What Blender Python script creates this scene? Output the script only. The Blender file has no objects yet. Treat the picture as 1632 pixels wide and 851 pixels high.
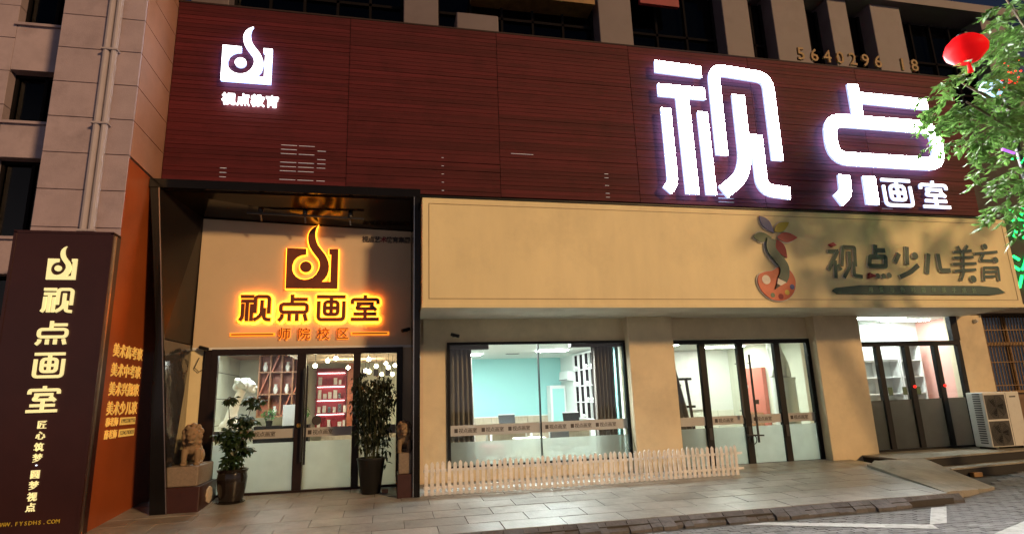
import bpy, bmesh, math, random
from mathutils import Vector, Matrix
random.seed(7)
SC = bpy.context.scene
COL = SC.collection
R = math.radians

# ------------------------------------------------------------------ camera
YAW, PITCH, ROLL = 0.216446, 0.219942, -0.033689
def cam_axes():
    f = Vector((math.sin(YAW)*math.cos(PITCH), math.cos(YAW)*math.cos(PITCH), math.sin(PITCH)))
    r = Vector((math.cos(YAW), -math.sin(YAW), 0)); u = r.cross(f)
    c, s = math.cos(ROLL), math.sin(ROLL)
    return c*r+s*u, -s*r+c*u, f
cd = bpy.data.cameras.new('camera'); cam = bpy.data.objects.new('camera', cd); COL.objects.link(cam)
_r, _u, _f = cam_axes()
cam.matrix_world = Matrix(((_r.x,_u.x,-_f.x,1.182),(_r.y,_u.y,-_f.y,-12.327),(_r.z,_u.z,-_f.z,1.6),(0,0,0,1)))
cd.sensor_width = 36; cd.lens = 932.33/1632*36; cd.clip_end = 500; cd.clip_start = .05
SC.camera = cam

# ------------------------------------------------------------------ world, street light direction, exposure
world = bpy.data.worlds.new('World'); SC.world = world; world.use_nodes = True
wn = world.node_tree.nodes; wl = world.node_tree.links
bg = wn['Background']; bg.inputs['Strength'].default_value = 1.0
tc = wn.new('ShaderNodeTexCoord'); sx = wn.new('ShaderNodeSeparateXYZ'); rp = wn.new('ShaderNodeValToRGB')
wl.new(tc.outputs['Generated'], sx.inputs[0]); wl.new(sx.outputs['Z'], rp.inputs['Fac']); wl.new(rp.outputs['Color'], bg.inputs['Color'])
rp.color_ramp.elements[0].position = 0.0; rp.color_ramp.elements[0].color = (0.42, 0.36, 0.355, 1)
rp.color_ramp.elements[1].position = 0.42; rp.color_ramp.elements[1].color = (0.012, 0.018, 0.036, 1)
sd = bpy.data.lights.new('street_glow', 'SUN'); sd.energy = 2.25; sd.angle = R(5.5); sd.color = (1.0, 0.60, 0.27)
sun = bpy.data.objects.new('street_glow', sd); COL.objects.link(sun)
AZ, EL = R(35), R(20)
sdir = Vector((-math.sin(AZ)*math.cos(EL), math.cos(AZ)*math.cos(EL), -math.sin(EL)))
sun.rotation_euler = sdir.to_track_quat('-Z', 'Y').to_euler(); sun.location = (12, -16, 8)
SC.view_settings.view_transform = 'Standard'; SC.view_settings.look = 'None'
SC.view_settings.exposure = 0.0; SC.view_settings.gamma = 1.0
SC.render.engine = 'CYCLES'
SC.cycles.use_denoising = True
SC.cycles.max_bounces = 8; SC.cycles.transparent_max_bounces = 16
SC.cycles.sample_clamp_indirect = 6.0
SC.cycles.caustics_reflective = False; SC.cycles.caustics_refractive = False

# ------------------------------------------------------------------ materials
M = {}
def nt(name):
    m = bpy.data.materials.new(name); m.use_nodes = True; M[name] = m
    n = m.node_tree.nodes; return m, n, m.node_tree.links, n['Principled BSDF']
def mat(name, col, rough=.6, metal=0.0, var=.15, scale=4.0, bump=0.0, bscale=None, objrand=0.0, spec=.5, stretch=None, emis=None, es=0.0, grime=None):
    m, n, l, b = nt(name)
    b.inputs['Roughness'].default_value = rough; b.inputs['Metallic'].default_value = metal
    b.inputs['Specular IOR Level'].default_value = spec
    t = n.new('ShaderNodeNewGeometry'); mp = n.new('ShaderNodeMapping'); l.new(t.outputs['Position'], mp.inputs[0])
    if stretch: mp.inputs['Scale'].default_value = stretch
    nz = n.new('ShaderNodeTexNoise'); nz.inputs['Scale'].default_value = scale; nz.inputs['Detail'].default_value = 6; nz.inputs['Roughness'].default_value = .65
    l.new(mp.outputs[0], nz.inputs['Vector'])
    r = n.new('ShaderNodeValToRGB'); l.new(nz.outputs['Fac'], r.inputs['Fac'])
    r.color_ramp.elements[0].position = .3; r.color_ramp.elements[1].position = .7
    r.color_ramp.elements[0].color = (*[max(0, c*(1-var)) for c in col], 1); r.color_ramp.elements[1].color = (*[min(1, c*(1+var)) for c in col], 1)
    out = r.outputs['Color']
    if grime:                                  # soft-edged stains with a shape of their own
        gz = n.new('ShaderNodeTexNoise'); gz.inputs['Scale'].default_value = grime[0]; gz.inputs['Detail'].default_value = 8; gz.inputs['Roughness'].default_value = .7
        l.new(t.outputs['Position'], gz.inputs['Vector'])
        gr = n.new('ShaderNodeValToRGB'); gr.color_ramp.elements[0].position = .5; gr.color_ramp.elements[1].position = .68
        gr.color_ramp.elements[0].color = (0,0,0,1); gr.color_ramp.elements[1].color = (grime[1],)*3+(1,)
        l.new(gz.outputs['Fac'], gr.inputs['Fac'])
        mx = n.new('ShaderNodeMix'); mx.data_type = 'RGBA'; l.new(gr.outputs['Color'], mx.inputs['Factor']); l.new(out, mx.inputs['A'])
        mx.inputs['B'].default_value = (*[c*.35 for c in col], 1); out = mx.outputs['Result']
    if objrand:
        oi = n.new('ShaderNodeObjectInfo'); h = n.new('ShaderNodeHueSaturation'); mr = n.new('ShaderNodeMapRange')
        mr.inputs['To Min'].default_value = 1-objrand; mr.inputs['To Max'].default_value = 1+objrand
        l.new(oi.outputs['Random'], mr.inputs['Value']); l.new(mr.outputs[0], h.inputs['Value']); l.new(out, h.inputs['Color']); out = h.outputs['Color']
    l.new(out, b.inputs['Base Color'])
    if bump:
        bz = n.new('ShaderNodeTexNoise'); bz.inputs['Scale'].default_value = bscale or scale*6; bz.inputs['Detail'].default_value = 5
        l.new(mp.outputs[0], bz.inputs['Vector'])
        bp = n.new('ShaderNodeBump'); bp.inputs['Strength'].default_value = bump; bp.inputs['Distance'].default_value = .02
        l.new(bz.outputs['Fac'], bp.inputs['Height']); l.new(bp.outputs[0], b.inputs['Normal'])
    if emis:
        b.inputs['Emission Color'].default_value = (*emis, 1); b.inputs['Emission Strength'].default_value = es
    return m
def emit(name, col, s):
    m, n, l, b = nt(name)
    b.inputs['Base Color'].default_value = (*[min(.8, c) for c in col], 1); b.inputs['Roughness'].default_value = .5
    b.inputs['Emission Color'].default_value = (*col, 1); b.inputs['Emission Strength'].default_value = s
    return m
def led(name, col, s):                         # lit acrylic with a grid of LED dots
    m = emit(name, col, s); n = m.node_tree.nodes; l = m.node_tree.links
    t = n.new('ShaderNodeTexCoord'); v = n.new('ShaderNodeTexVoronoi'); v.inputs['Scale'].default_value = 26; v.inputs['Randomness'].default_value = 0
    l.new(t.outputs['Object'], v.inputs['Vector'])
    mr = n.new('ShaderNodeMapRange'); mr.inputs['From Min'].default_value = 0; mr.inputs['From Max'].default_value = .7
    mr.inputs['To Min'].default_value = s*1.2; mr.inputs['To Max'].default_value = s*.55
    l.new(v.outputs['Distance'], mr.inputs['Value']); l.new(mr.outputs[0], n['Principled BSDF'].inputs['Emission Strength'])
    return m
def glass(name, tint=(.93,.96,.95), refl=1.0, rough=.01):
    m, n, l, b = nt(name); n.remove(b); o = n['Material Output']
    tr = n.new('ShaderNodeBsdfTransparent'); tr.inputs[0].default_value = (*tint, 1)
    gl = n.new('ShaderNodeBsdfGlossy'); gl.inputs['Roughness'].default_value = rough
    lw = n.new('ShaderNodeLayerWeight'); lw.inputs['Blend'].default_value = .5; pw = n.new('ShaderNodeMath'); pw.operation = 'POWER'; pw.inputs[1].default_value = 5.0; l.new(lw.outputs['Facing'], pw.inputs[0])
    mu = n.new('ShaderNodeMath'); mu.operation = 'MULTIPLY_ADD'; mu.inputs[1].default_value = .95*refl; mu.inputs[2].default_value = .045*refl; l.new(pw.outputs[0], mu.inputs[0])
    mx = n.new('ShaderNodeMixShader'); l.new(mu.outputs[0], mx.inputs[0]); l.new(tr.outputs[0], mx.inputs[1]); l.new(gl.outputs[0], mx.inputs[2])
    l.new(mx.outputs[0], o.inputs['Surface']); return m
def frost(name, col=(.75,.8,.77), clear=.25):
    m, n, l, b = nt(name); n.remove(b); o = n['Material Output']
    tl = n.new('ShaderNodeBsdfTranslucent'); tl.inputs[0].default_value = (*col, 1)
    df = n.new('ShaderNodeBsdfDiffuse'); df.inputs[0].default_value = (*[c*.6 for c in col], 1)
    tr = n.new('ShaderNodeBsdfTransparent'); tr.inputs[0].default_value = (.9,.93,.92,1)
    a = n.new('ShaderNodeMixShader'); a.inputs[0].default_value = .22; l.new(tl.outputs[0], a.inputs[1]); l.new(df.outputs[0], a.inputs[2])
    z = n.new('ShaderNodeTexNoise'); z.inputs['Scale'].default_value = 3; t = n.new('ShaderNodeTexCoord'); l.new(t.outputs['Object'], z.inputs['Vector'])
    mr = n.new('ShaderNodeMapRange'); mr.inputs['To Min'].default_value = clear-.12; mr.inputs['To Max'].default_value = clear+.12; l.new(z.outputs['Fac'], mr.inputs['Value'])
    c = n.new('ShaderNodeMixShader'); l.new(mr.outputs[0], c.inputs[0]); l.new(a.outputs[0], c.inputs[1]); l.new(tr.outputs[0], c.inputs[2])
    l.new(c.outputs[0], o.inputs['Surface']); return m
def leafmat(name, col, var=.45):
    m, n, l, b = nt(name); o = n['Material Output']
    t = n.new('ShaderNodeTexCoord'); z = n.new('ShaderNodeTexNoise'); z.inputs['Scale'].default_value = 5; l.new(t.outputs['Object'], z.inputs['Vector'])
    r = n.new('ShaderNodeValToRGB'); r.color_ramp.elements[0].position = .3; r.color_ramp.elements[1].position = .7
    r.color_ramp.elements[0].color = (*[c*(1-var) for c in col], 1); r.color_ramp.elements[1].color = (*[c*(1+var) for c in col], 1)
    l.new(z.outputs['Fac'], r.inputs['Fac']); l.new(r.outputs[0], b.inputs['Base Color']); b.inputs['Roughness'].default_value = .38
    tl = n.new('ShaderNodeBsdfTranslucent'); l.new(r.outputs[0], tl.inputs[0])
    mx = n.new('ShaderNodeMixShader'); mx.inputs[0].default_value = .42; l.new(b.outputs[0], mx.inputs[1]); l.new(tl.outputs[0], mx.inputs[2]); l.new(mx.outputs[0], o.inputs['Surface'])
    return m

mat('stone', (.41,.335,.405), .55, var=.10, scale=3, bump=.15, bscale=60, objrand=.07, grime=(1.3,.35))
mat('upper_stone_shaded', (.15,.125,.15), .6, var=.12, scale=2, grime=(1,.3))  # darker copy of the stone; upper storey's shade put into its colour
mat('stone_side', (.42,.22,.15), .5, var=.12, scale=2, grime=(1,.4))
mat('orange_panel', (.36,.082,.020), .38, var=.10, scale=1.5, grime=(.9,.3))
mat('pipe_white', (.44,.40,.47), .35, var=.06)
mat('dark_recess', (.03,.026,.03), .5)
mat('matte_black', (.012,.011,.013), 1.0, spec=0.0)
mat('brown_slat', (.088,.012,.018), .65, spec=.22, var=.22, scale=2.2, stretch=(.5,1,9), objrand=.22, bump=.2, grime=(1.6,.35))
mat('brown_back', (.022,.008,.009), .8)
mat('panel_brown', (.040,.011,.010), .3, var=.15, scale=1.2)
mat('alu_edge', (.45,.36,.30), .3, 1.0)
mat('cream', (.84,.72,.44), .55, var=.07, scale=1.6, stretch=(1,1,.25), grime=(.7,.16), bump=.05, bscale=8)
mat('cream_trim', (.40,.30,.17), .5, var=.08)
mat('yellow_wall', (.70,.585,.40), .7, var=.09, scale=1.6, grime=(.9,.22), bump=.08, bscale=40)
mat('soffit', (.72,.70,.60), .6, var=.06, scale=1.2, grime=(1.1,.25))
mat('board_cream', (.68,.53,.36), .5, var=.04, scale=.8, grime=(.8,.15))
mat('black_gloss', (.008,.007,.007), .13, var=.2, scale=1.2, bump=.03, bscale=2.2, spec=.3)
mat('black_panel', (.010,.008,.008), .38, var=.2, scale=1.2, spec=.2)
mat('mirror_panel', (.03,.03,.035), .10, 0.0, var=.25, scale=1.6, bump=.5, bscale=3.5, spec=1.0)
mat('frame_dark', (.007,.007,.008), .4, spec=.22, var=.2)
mat('frame_red', (.020,.012,.011), .35, spec=.25, var=.2)
mat('amber_glint', (.8,.5,.12), .3, 1.0)
mat('steel', (.5,.5,.5), .25, 1.0)
mat('black_metal', (.012,.012,.014), .4)
mat('white_paint', (.80,.80,.78), .5, var=.05)
mat('plaster', (.75,.75,.72), .7, var=.08, scale=6)
mat('wall_white', (.74,.77,.73), .8, var=.03, scale=.9)
mat('wall_cream_in', (.70,.71,.60), .8, var=.03)
mat('teal', (.34,.66,.64), .75, var=.03, scale=.8)
mat('pink_in', (.80,.43,.37), .75, var=.04)
mat('red_in', (.55,.16,.12), .7, var=.05)
mat('wood', (.33,.15,.07), .45, var=.25, scale=3, stretch=(1,1,8))
mat('wood_red', (.42,.12,.06), .4, var=.25, scale=3, stretch=(1,1,6))
mat('wood_pale', (.46,.37,.27), .5, var=.15, scale=3, stretch=(8,8,1))
mat('tile_in', (.50,.53,.43), .3, var=.06, scale=2, objrand=.05)
mat('floor_in', (.30,.29,.26), .25, var=.1)
mat('curtain', (.23,.20,.18), .85, var=.2, scale=3, stretch=(6,6,.4))
mat('sticker', (.44,.44,.44), .5, var=.04)
mat('ink', (.05,.04,.04), .6)
mat('picket', (.82,.80,.80), .55, var=.14, scale=7, objrand=.08, grime=(6,.45))
mat('slab', (.33,.325,.31), .42, var=.2, scale=2.4, bump=.3, bscale=22, objrand=.15, grime=(1.4,.55))
mat('slab_bed', (.07,.065,.06), .9)
mat('kerb_block', (.135,.135,.145), .75, var=.25, scale=5, bump=.6, bscale=14, objrand=.2, grime=(3,.6))
mat('paver', (.20,.20,.205), .7, var=.22, scale=6, bump=.4, bscale=30, objrand=.30)
mat('concrete', (.30,.28,.235), .8, var=.22, scale=2.0, bump=.7, bscale=12, grime=(1.4,.5))
mat('step_dark', (.012,.011,.011), .7, var=.3)
mat('road_paint', (.56,.57,.56), .7, var=.14, scale=5, grime=(7,.7))
mat('pot_glaze', (.014,.010,.008), .15, var=.4, scale=5)
mat('pot_black', (.006,.006,.006), .5, var=.2)
mat('soil', (.03,.02,.014), .95)
mat('lion_stone', (.25,.17,.10), .75, var=.2, scale=7, bump=.4, bscale=30, grime=(5,.4))
mat('lion_base', (.045,.013,.010), .4, var=.2, scale=6)
mat('granite_block', (.23,.18,.14), .7, var=.2, scale=30, bump=.3)
mat('emblem_stone', (.62,.52,.40), .6, var=.2, scale=9)
mat('bark', (.11,.08,.055), .9, var=.4, scale=7, bump=.8)
mat('stem', (.05,.055,.02), .7)
leafmat('leaf_tree', (.10,.20,.045)); leafmat('leaf_pot', (.026,.055,.018)); leafmat('leaf_dark', (.014,.022,.010)); leafmat('leaf_in', (.08,.24,.06))
mat('ac_white', (.70,.70,.66), .45, var=.06, grime=(4,.25))
mat('ac_dark', (.05,.05,.05), .6)
mat('rust', (.25,.14,.05), .6, var=.35, scale=5)
mat('green_dark', (.010,.070,.066), .45, var=.1)
mat('sage', (.16,.30,.22), .5)
mat('c_blue', (.035,.06,.30), .45); mat('c_green', (.06,.13,.07), .45); mat('c_red', (.42,.035,.05), .45); mat('c_crimson', (.25,.018,.035), .6)
mat('c_yellow', (.60,.44,.05), .45); mat('c_orange', (.58,.11,.05), .45); mat('c_white', (.75,.72,.68), .45)
mat('yellow_letter', (.85,.55,.12), .5, emis=(1,.58,.12), es=.32)  # faint glow added to the letter colour to brighten it
mat('face_brown', (.20,.05,.012), .22, var=.2)
glass('glass'); glass('dark_glass', (.25,.28,.3), 1.0, .03)
frost('frost',(.74,.78,.75)); frost('frost_clear',(.70,.73,.68),.46); frost('frost_dim', (.24,.21,.175), .14)
led('led_white', (1.0,1.0,1.0), 105.0); emit('led_side', (.50,.60,1.0), 1.3); emit('bloom_back', (.36,.50,1.0), 8.0); emit('led_text', (.95,.97,1.0), 3.5)  # blue letter backs: unseen glow added to imitate bloom on the slats
emit('led_small', (.96,.98,1.0), 5.0)
emit('neon', (1.0,.27,.014), 2.8); emit('neon_strong', (1.0,.30,.016), 5.5); emit('neon_soft', (1.0,.27,.016), 1.5); emit('neon_back', (1.0,.30,.02), 42.0)
emit('gold_lit', (1.0,.86,.42), .62); emit('cool_dot', (.8,.85,1), 2.0)
emit('panel_light', (.93,1.0,.97), 85.0); emit('tube_light', (.93,1.0,.96), 60.0); emit('lobby_light', (.95,1.0,.95), 20.0); emit('studio_light', (.95,1.0,.88), 40.0); emit('class_light', (.93,1.0,.98), 135.0); emit('shelf_light', (1.0,.97,.93), 6.0); emit('strip_line', (1.0,.85,.6), 9.0)
emit('bulb', (1.0,.82,.5), 40.0); emit('warm_strip', (1.0,.80,.5), 30.0)
emit('green_led', (.02,1.0,.18), 3.0); emit('red_led', (1.0,.03,.02), 1.6); emit('lantern', (.75,.006,.008), .55); emit('violet_led', (.5,.15,.9), 1.2)
emit('leak_glow', (.85,.9,1.0), .22); emit('lamp_globe', (.45,.62,.9), 1.2)
emit('dim_orange', (.16,.06,.03), .10)

for k_ in ('lantern','red_led','green_led','violet_led'): M[k_].node_tree.nodes['Principled BSDF'].inputs['Specular IOR Level'].default_value=0.05
# ------------------------------------------------------------------ mesh helpers
class MB:
    def __init__(s): s.v=[]; s.f=[]; s.m=[]; s.c=0; s.sm=False
    def add(s, vs, fs):
        n=len(s.v); s.v += [tuple(v) for v in vs]; s.f += [tuple(n+i for i in f) for f in fs]; s.m += [s.c]*len(fs); return s
    def box(s, x0,x1,y0,y1,z0,z1):
        return s.add([(x0,y0,z0),(x1,y0,z0),(x1,y1,z0),(x0,y1,z0),(x0,y0,z1),(x1,y0,z1),(x1,y1,z1),(x0,y1,z1)],
                     [(0,3,2,1),(4,5,6,7),(0,1,5,4),(1,2,6,5),(2,3,7,6),(3,0,4,7)])
    def hexa(s, b, t):                        # 4 bottom + 4 top corners
        return s.add(list(b)+list(t), [(0,3,2,1),(4,5,6,7),(0,1,5,4),(1,2,6,5),(2,3,7,6),(3,0,4,7)])
    def prism(s, pts, fn, d0, d1, side=None):
        n=len(pts); vs=[fn(u,v,d0) for u,v in pts]+[fn(u,v,d1) for u,v in pts]
        c=s.c; s.add(vs,[tuple(range(n,2*n))])
        if side is not None: s.c=side
        n0=len(s.v)-2*n; s.f.append(tuple(n0+i for i in range(n))[::-1]); s.m.append(s.c)
        for i in range(n):
            j=(i+1)%n; s.f.append((n0+i,n0+j,n0+n+j,n0+n+i)); s.m.append(s.c)
        s.c=c; return s
    def bar(s, a, b, w, h=None):              # square bar between two points
        a=Vector(a); b=Vector(b); h=h or w; d=(b-a).normalized()
        up=Vector((0,0,1)) if abs(d.z)<.9 else Vector((0,1,0))
        x=d.cross(up).normalized()*(w/2); y=x.cross(d).normalized()*(h/2)
        q=[-x-y,x-y,x+y,-x+y]
        return s.hexa([a+k for k in q],[b+k for k in q])
    def tube(s, path, r, n=8, closed=False):
        path=[Vector(p) for p in path]; k=len(path); rs=r if isinstance(r,(list,tuple)) else [r]*k
        ring=[]; prev=None
        for i,p in enumerate(path):
            a=path[i-1] if (i>0 or closed) else p; b=path[(i+1)%k] if (i<k-1 or closed) else p
            d=(b-a).normalized()
            if prev is None:
                up=Vector((0,0,1)) if abs(d.z)<.9 else Vector((1,0,0)); x=d.cross(up).normalized()
            else:
                x=(prev-d*prev.dot(d)).normalized()
            prev=x; y=d.cross(x)
            ring.append([p+(x*math.cos(2*math.pi*j/n)+y*math.sin(2*math.pi*j/n))*rs[i] for j in range(n)])
        vs=[q for g in ring for q in g]; fs=[]
        for i in range(k if closed else k-1):
            i2=(i+1)%k
            for j in range(n): fs.append((i*n+j,i*n+(j+1)%n,i2*n+(j+1)%n,i2*n+j))
        if not closed: fs += [tuple(range(n))[::-1], tuple(range((k-1)*n,k*n))]
        return s.add(vs,fs)
    def lathe(s, prof, c, n=24):
        vs=[]; fs=[]; k=len(prof)
        for r,z in prof:
            for j in range(n):
                a=2*math.pi*j/n; vs.append((c[0]+r*math.cos(a),c[1]+r*math.sin(a),c[2]+z))
        for i in range(k-1):
            for j in range(n): fs.append((i*n+j,i*n+(j+1)%n,(i+1)*n+(j+1)%n,(i+1)*n+j))
        fs += [tuple(range(n))[::-1], tuple(range((k-1)*n,k*n))]
        return s.add(vs,fs)
    def ball(s, c, r, n=10, m=7, rot=None):
        r=r if isinstance(r,(list,tuple)) else (r,r,r); vs=[]; fs=[]
        c=Vector(c); rot=rot or Matrix.Identity(3)
        vs.append(c+rot@Vector((0,0,-r[2])))
        for i in range(1,m):
            t=math.pi*i/m-math.pi/2
            for j in range(n):
                a=2*math.pi*j/n; vs.append(c+rot@Vector((r[0]*math.cos(t)*math.cos(a),r[1]*math.cos(t)*math.sin(a),r[2]*math.sin(t))))
        vs.append(c+rot@Vector((0,0,r[2])))
        for j in range(n): fs.append((0,1+(j+1)%n,1+j))
        for i in range(m-2):
            for j in range(n): fs.append((1+i*n+j,1+i*n+(j+1)%n,1+(i+1)*n+(j+1)%n,1+(i+1)*n+j))
        t=len(vs)-1
        for j in range(n): fs.append((t,t-n+j,t-n+(j+1)%n))
        return s.add(vs,fs)
    def mesh(s, name, mats, off=(0,0,0)):
        me=bpy.data.meshes.new(name)
        me.from_pydata([(a-off[0],b-off[1],c-off[2]) for a,b,c in s.v],[],s.f)
        for m in (mats if isinstance(mats,(list,tuple)) else [mats]): me.materials.append(M[m])
        if any(s.m):
            for p,i in zip(me.polygons,s.m): p.material_index=i
        bm=bmesh.new(); bm.from_mesh(me); bmesh.ops.recalc_face_normals(bm,faces=bm.faces); bm.to_mesh(me); bm.free()
        if s.sm:
            for p in me.polygons: p.use_smooth=True
            try: me.set_sharp_from_angle(angle=R(40))
            except Exception: pass
        return me
def tag(o, label=None, cat=None, group=None, kind=None):
    if label: o['label']=label
    if cat: o['category']=cat
    if group: o['group']=group
    if kind: o['kind']=kind
    return o
def wpos(o):
    p=Vector((0,0,0))
    while o is not None: p=p+o.location; o=o.parent
    return p
def empty(name, loc, label, cat, group=None):
    o=bpy.data.objects.new(name,None); o.location=loc; o.empty_display_size=.2; COL.objects.link(o); return tag(o,label,cat,group)
def build(mb, name, mats, parent=None, origin=None, bevel=0, **kw):
    if parent is not None: off=wpos(parent) if origin is None else Vector(origin)
    elif origin is not None: off=Vector(origin)
    else:
        xs=[v[0] for v in mb.v]; ys=[v[1] for v in mb.v]; zs=[v[2] for v in mb.v]
        off=Vector(((min(xs)+max(xs))/2,(min(ys)+max(ys))/2,min(zs)))
    o=bpy.data.objects.new(name, mb.mesh(name,mats,off)); COL.objects.link(o)
    if parent is not None:
        o.parent=parent; o.location=off-wpos(parent)
    else: o.location=off
    if bevel:
        b=o.modifiers.new('bevel','BEVEL'); b.width=bevel; b.segments=2; b.limit_method='ANGLE'
    return tag(o,kw.get('label'),kw.get('cat'),kw.get('group'),kw.get('kind'))
def bx(name, x0,x1,y0,y1,z0,z1, m, parent=None, **kw):
    return build(MB().box(x0,x1,y0,y1,z0,z1), name, m, parent, **kw)
def inst(o, loc, parent=None, rot=None):
    c=o.copy(); COL.objects.link(c); c.parent=parent; c.location=loc
    if rot: c.rotation_euler=rot
    return c

def FR(y):  return lambda u,v,d: (u, y-d, v)        # on a wall facing the street
def SX(x):  return lambda u,v,d: (x+d, u, v)        # on a wall facing right
def off2(fn, du, dv, s=1.0): return lambda u,v,d: fn(du+u*s, dv+v*s, d)

def fillet(pts, r, closed=False, k=6):
    if r<=0 or len(pts)<3: return pts
    out=[]; n=len(pts)
    for i,p in enumerate(pts):
        if not closed and (i==0 or i==n-1): out.append(p); continue
        p=Vector(p); a=Vector(pts[i-1]); b=Vector(pts[(i+1)%n])
        da=(a-p); db=(b-p); rr=min(r,da.length*.49,db.length*.49)
        s=p+da.normalized()*rr; e=p+db.normalized()*rr
        for j in range(k+1):
            t=j/k; q=s*(1-t)**2+p*2*t*(1-t)+e*t*t; out.append((q.x,q.y))
    return out
def stroke(mb, pts, w, fn, d0, d1, r=0, closed=False, side=None, ext=0, back=None):
    if ext and not closed:
        a=Vector(pts[0]); b=Vector(pts[1]); pts=list(pts); pts[0]=tuple(a+(a-b).normalized()*ext)
        a=Vector(pts[-1]); b=Vector(pts[-2]); pts[-1]=tuple(a+(a-b).normalized()*ext)
    p=[Vector(q) for q in fillet(pts,r,closed)]; n=len(p); L=[]; Rr=[]
    for i in range(n):
        a=p[i-1] if (i>0 or closed) else None; b=p[(i+1)%n] if (i<n-1 or closed) else None
        d1_=(p[i]-a).normalized() if a is not None else None; d2_=(b-p[i]).normalized() if b is not None else None
        if d1_ is None: d1_=d2_
        if d2_ is None: d2_=d1_
        t=(d1_+d2_); t=t.normalized() if t.length>1e-6 else d1_
        nn=Vector((-t.y,t.x)); c=max(.35,nn.dot(Vector((-d1_.y,d1_.x)))); h=w/2/c
        L.append(p[i]+nn*h); Rr.append(p[i]-nn*h)
    vs=[]; 
    for i in range(n): vs += [fn(L[i].x,L[i].y,d1),fn(Rr[i].x,Rr[i].y,d1),fn(Rr[i].x,Rr[i].y,d0),fn(L[i].x,L[i].y,d0)]
    c=mb.c; base=len(mb.v); mb.v += vs
    def q(t,m): mb.f.append(tuple(base+k for k in t)); mb.m.append(m)
    sd=c if side is None else side; bk=sd if back is None else back
    for i in range(n if closed else n-1):
        a=4*i; b=4*((i+1)%n)
        q((a,a+1,b+1,b),c); q((a+1,a+2,b+2,b+1),sd); q((a+2,a+3,b+3,b+2),bk); q((a+3,a,b,b+3),sd)
    if not closed:
        q((0,3,2,1),sd); e=4*(n-1); q((e,e+1,e+2,e+3),sd)
    return mb
def glyph(mb, strokes, w, fn, d0, d1, r, side=None, ext=0, back=None):
    for i,s in enumerate(strokes):
        cl=False
        if s[0]=='c': cl=True; s=s[1:]
        stroke(mb, s, w, fn, d0+.0011*i, d1+.0013*i, r, cl, side, ext, back)
    return mb
_tc={}
def text_mesh(ch, bold=.0):
    key=(ch,bold)
    if key not in _tc:
        cu=bpy.data.curves.new('t','FONT'); cu.body=ch; cu.size=1; cu.extrude=.5; cu.offset=bold; cu.align_x='CENTER'; cu.align_y='CENTER'; cu.resolution_u=2
        ob=bpy.data.objects.new('t',cu); me=bpy.data.meshes.new_from_object(ob)
        vs=[tuple(v.co) for v in me.vertices]; fs=[tuple(p.vertices) for p in me.polygons]
        bpy.data.objects.remove(ob); bpy.data.curves.remove(cu); bpy.data.meshes.remove(me)
        _tc[key]=(vs,fs)
    return _tc[key]
def text(mb, ch, u, v, size, fn, d0, d1, bold=0.0, sxx=1.0):
    vs,fs=text_mesh(ch,bold)
    if not vs: return mb
    cy=0.078 if ord(ch[0])>0x2000 else 0
    return mb.add([fn(u+x*size*sxx, v+(y-cy)*size, d0+(z+.5)*(d1-d0)) for x,y,z in vs], fs)

G_SHI=[[(.0,.97),(.42,.97)],[(.02,.78),(.43,.78)],[(.22,.78),(.22,.0)],[(.07,.66),(.07,.14),(.0,.02)],[(.38,.64),(.38,.0)],
       [(.50,.32),(.50,.97),(.98,.97),(.98,.30)],[(.73,.80),(.73,.28),(.64,.14),(.48,.03)],[(.82,.48),(.82,.05),(1.03,.03)]]
G_DIAN=[[(.44,1.03),(.44,.68)],[(.44,.86),(.97,.86)],['c',(.05,.66),(.98,.66),(.98,.33),(.05,.33)],[(.10,.23),(.10,.12),(.0,.0)],[(.36,.23),(.36,0)],[(.63,.23),(.63,0)],[(.90,.23),(.96,0)]]
G_HUA=[[(.0,.97),(1,.97)],[(.05,.76),(.05,.03),(.97,.03),(.97,.76)],['c',(.27,.76),(.75,.76),(.75,.24),(.27,.24)],[(.51,.92),(.51,.26)],[(.29,.50),(.73,.50)]]
G_SHI4=[[(.02,.70),(.02,.86),(.98,.86),(.98,.70)],[(.5,.86),(.5,1.02)],[(.2,.68),(.8,.68)],[(.32,.66),(.16,.47),(.86,.47)],[(.72,.60),(.90,.42)],[(.1,.25),(.9,.25)],[(.5,.45),(.5,.06)],[(.0,.03),(1,.03)]]
LOGO=[(-.012,.834),(.364,.829),(.365,.705),(.264,.685),(.195,.646),(.138,.579),(.108,.478),(.111,.38),(.14,.305),(.191,.242),(.265,.196),(.348,.181),(.429,.191),(.508,.228),(.576,.298),(.622,.393),(.639,.481),(.629,.554),(.604,.613),(.542,.693),(.474,.786),(.427,.868),(.401,.952),(.385,1.05),(.394,1.139),(.426,1.218),(.485,1.283),(.576,1.336),(.54,1.264),(.525,1.179),(.531,1.079),(.555,.981),(.591,.902),(.659,.81),(.727,.724),(.773,.642),(.805,.559),(.82,.473),(.817,.387),(.793,.286),(.746,.208),(.688,.145),(.853,.142),(.853,.712),(.815,.716),(.808,.833),(.993,.834),(1,-.001),(0,0)]
LDOT=[(.367+.115*math.cos(2*math.pi*i/20), .449+.115*math.sin(2*math.pi*i/20)) for i in range(20)]
GL={'shi':G_SHI,'dian':G_DIAN,'hua':G_HUA,'shi4':G_SHI4}
def place(gl, x, z, w, h):
    o=[]
    for s in gl:
        if s[0]=='c': o.append(['c']+[(x+a*w,z+b*h) for a,b in s[1:]])
        else: o.append([(x+a*w,z+b*h) for a,b in s])
    return o

# ================================================================== THE SETTING
def walk_z(y): return .05*min(y,0)
LOT=-.33
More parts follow.
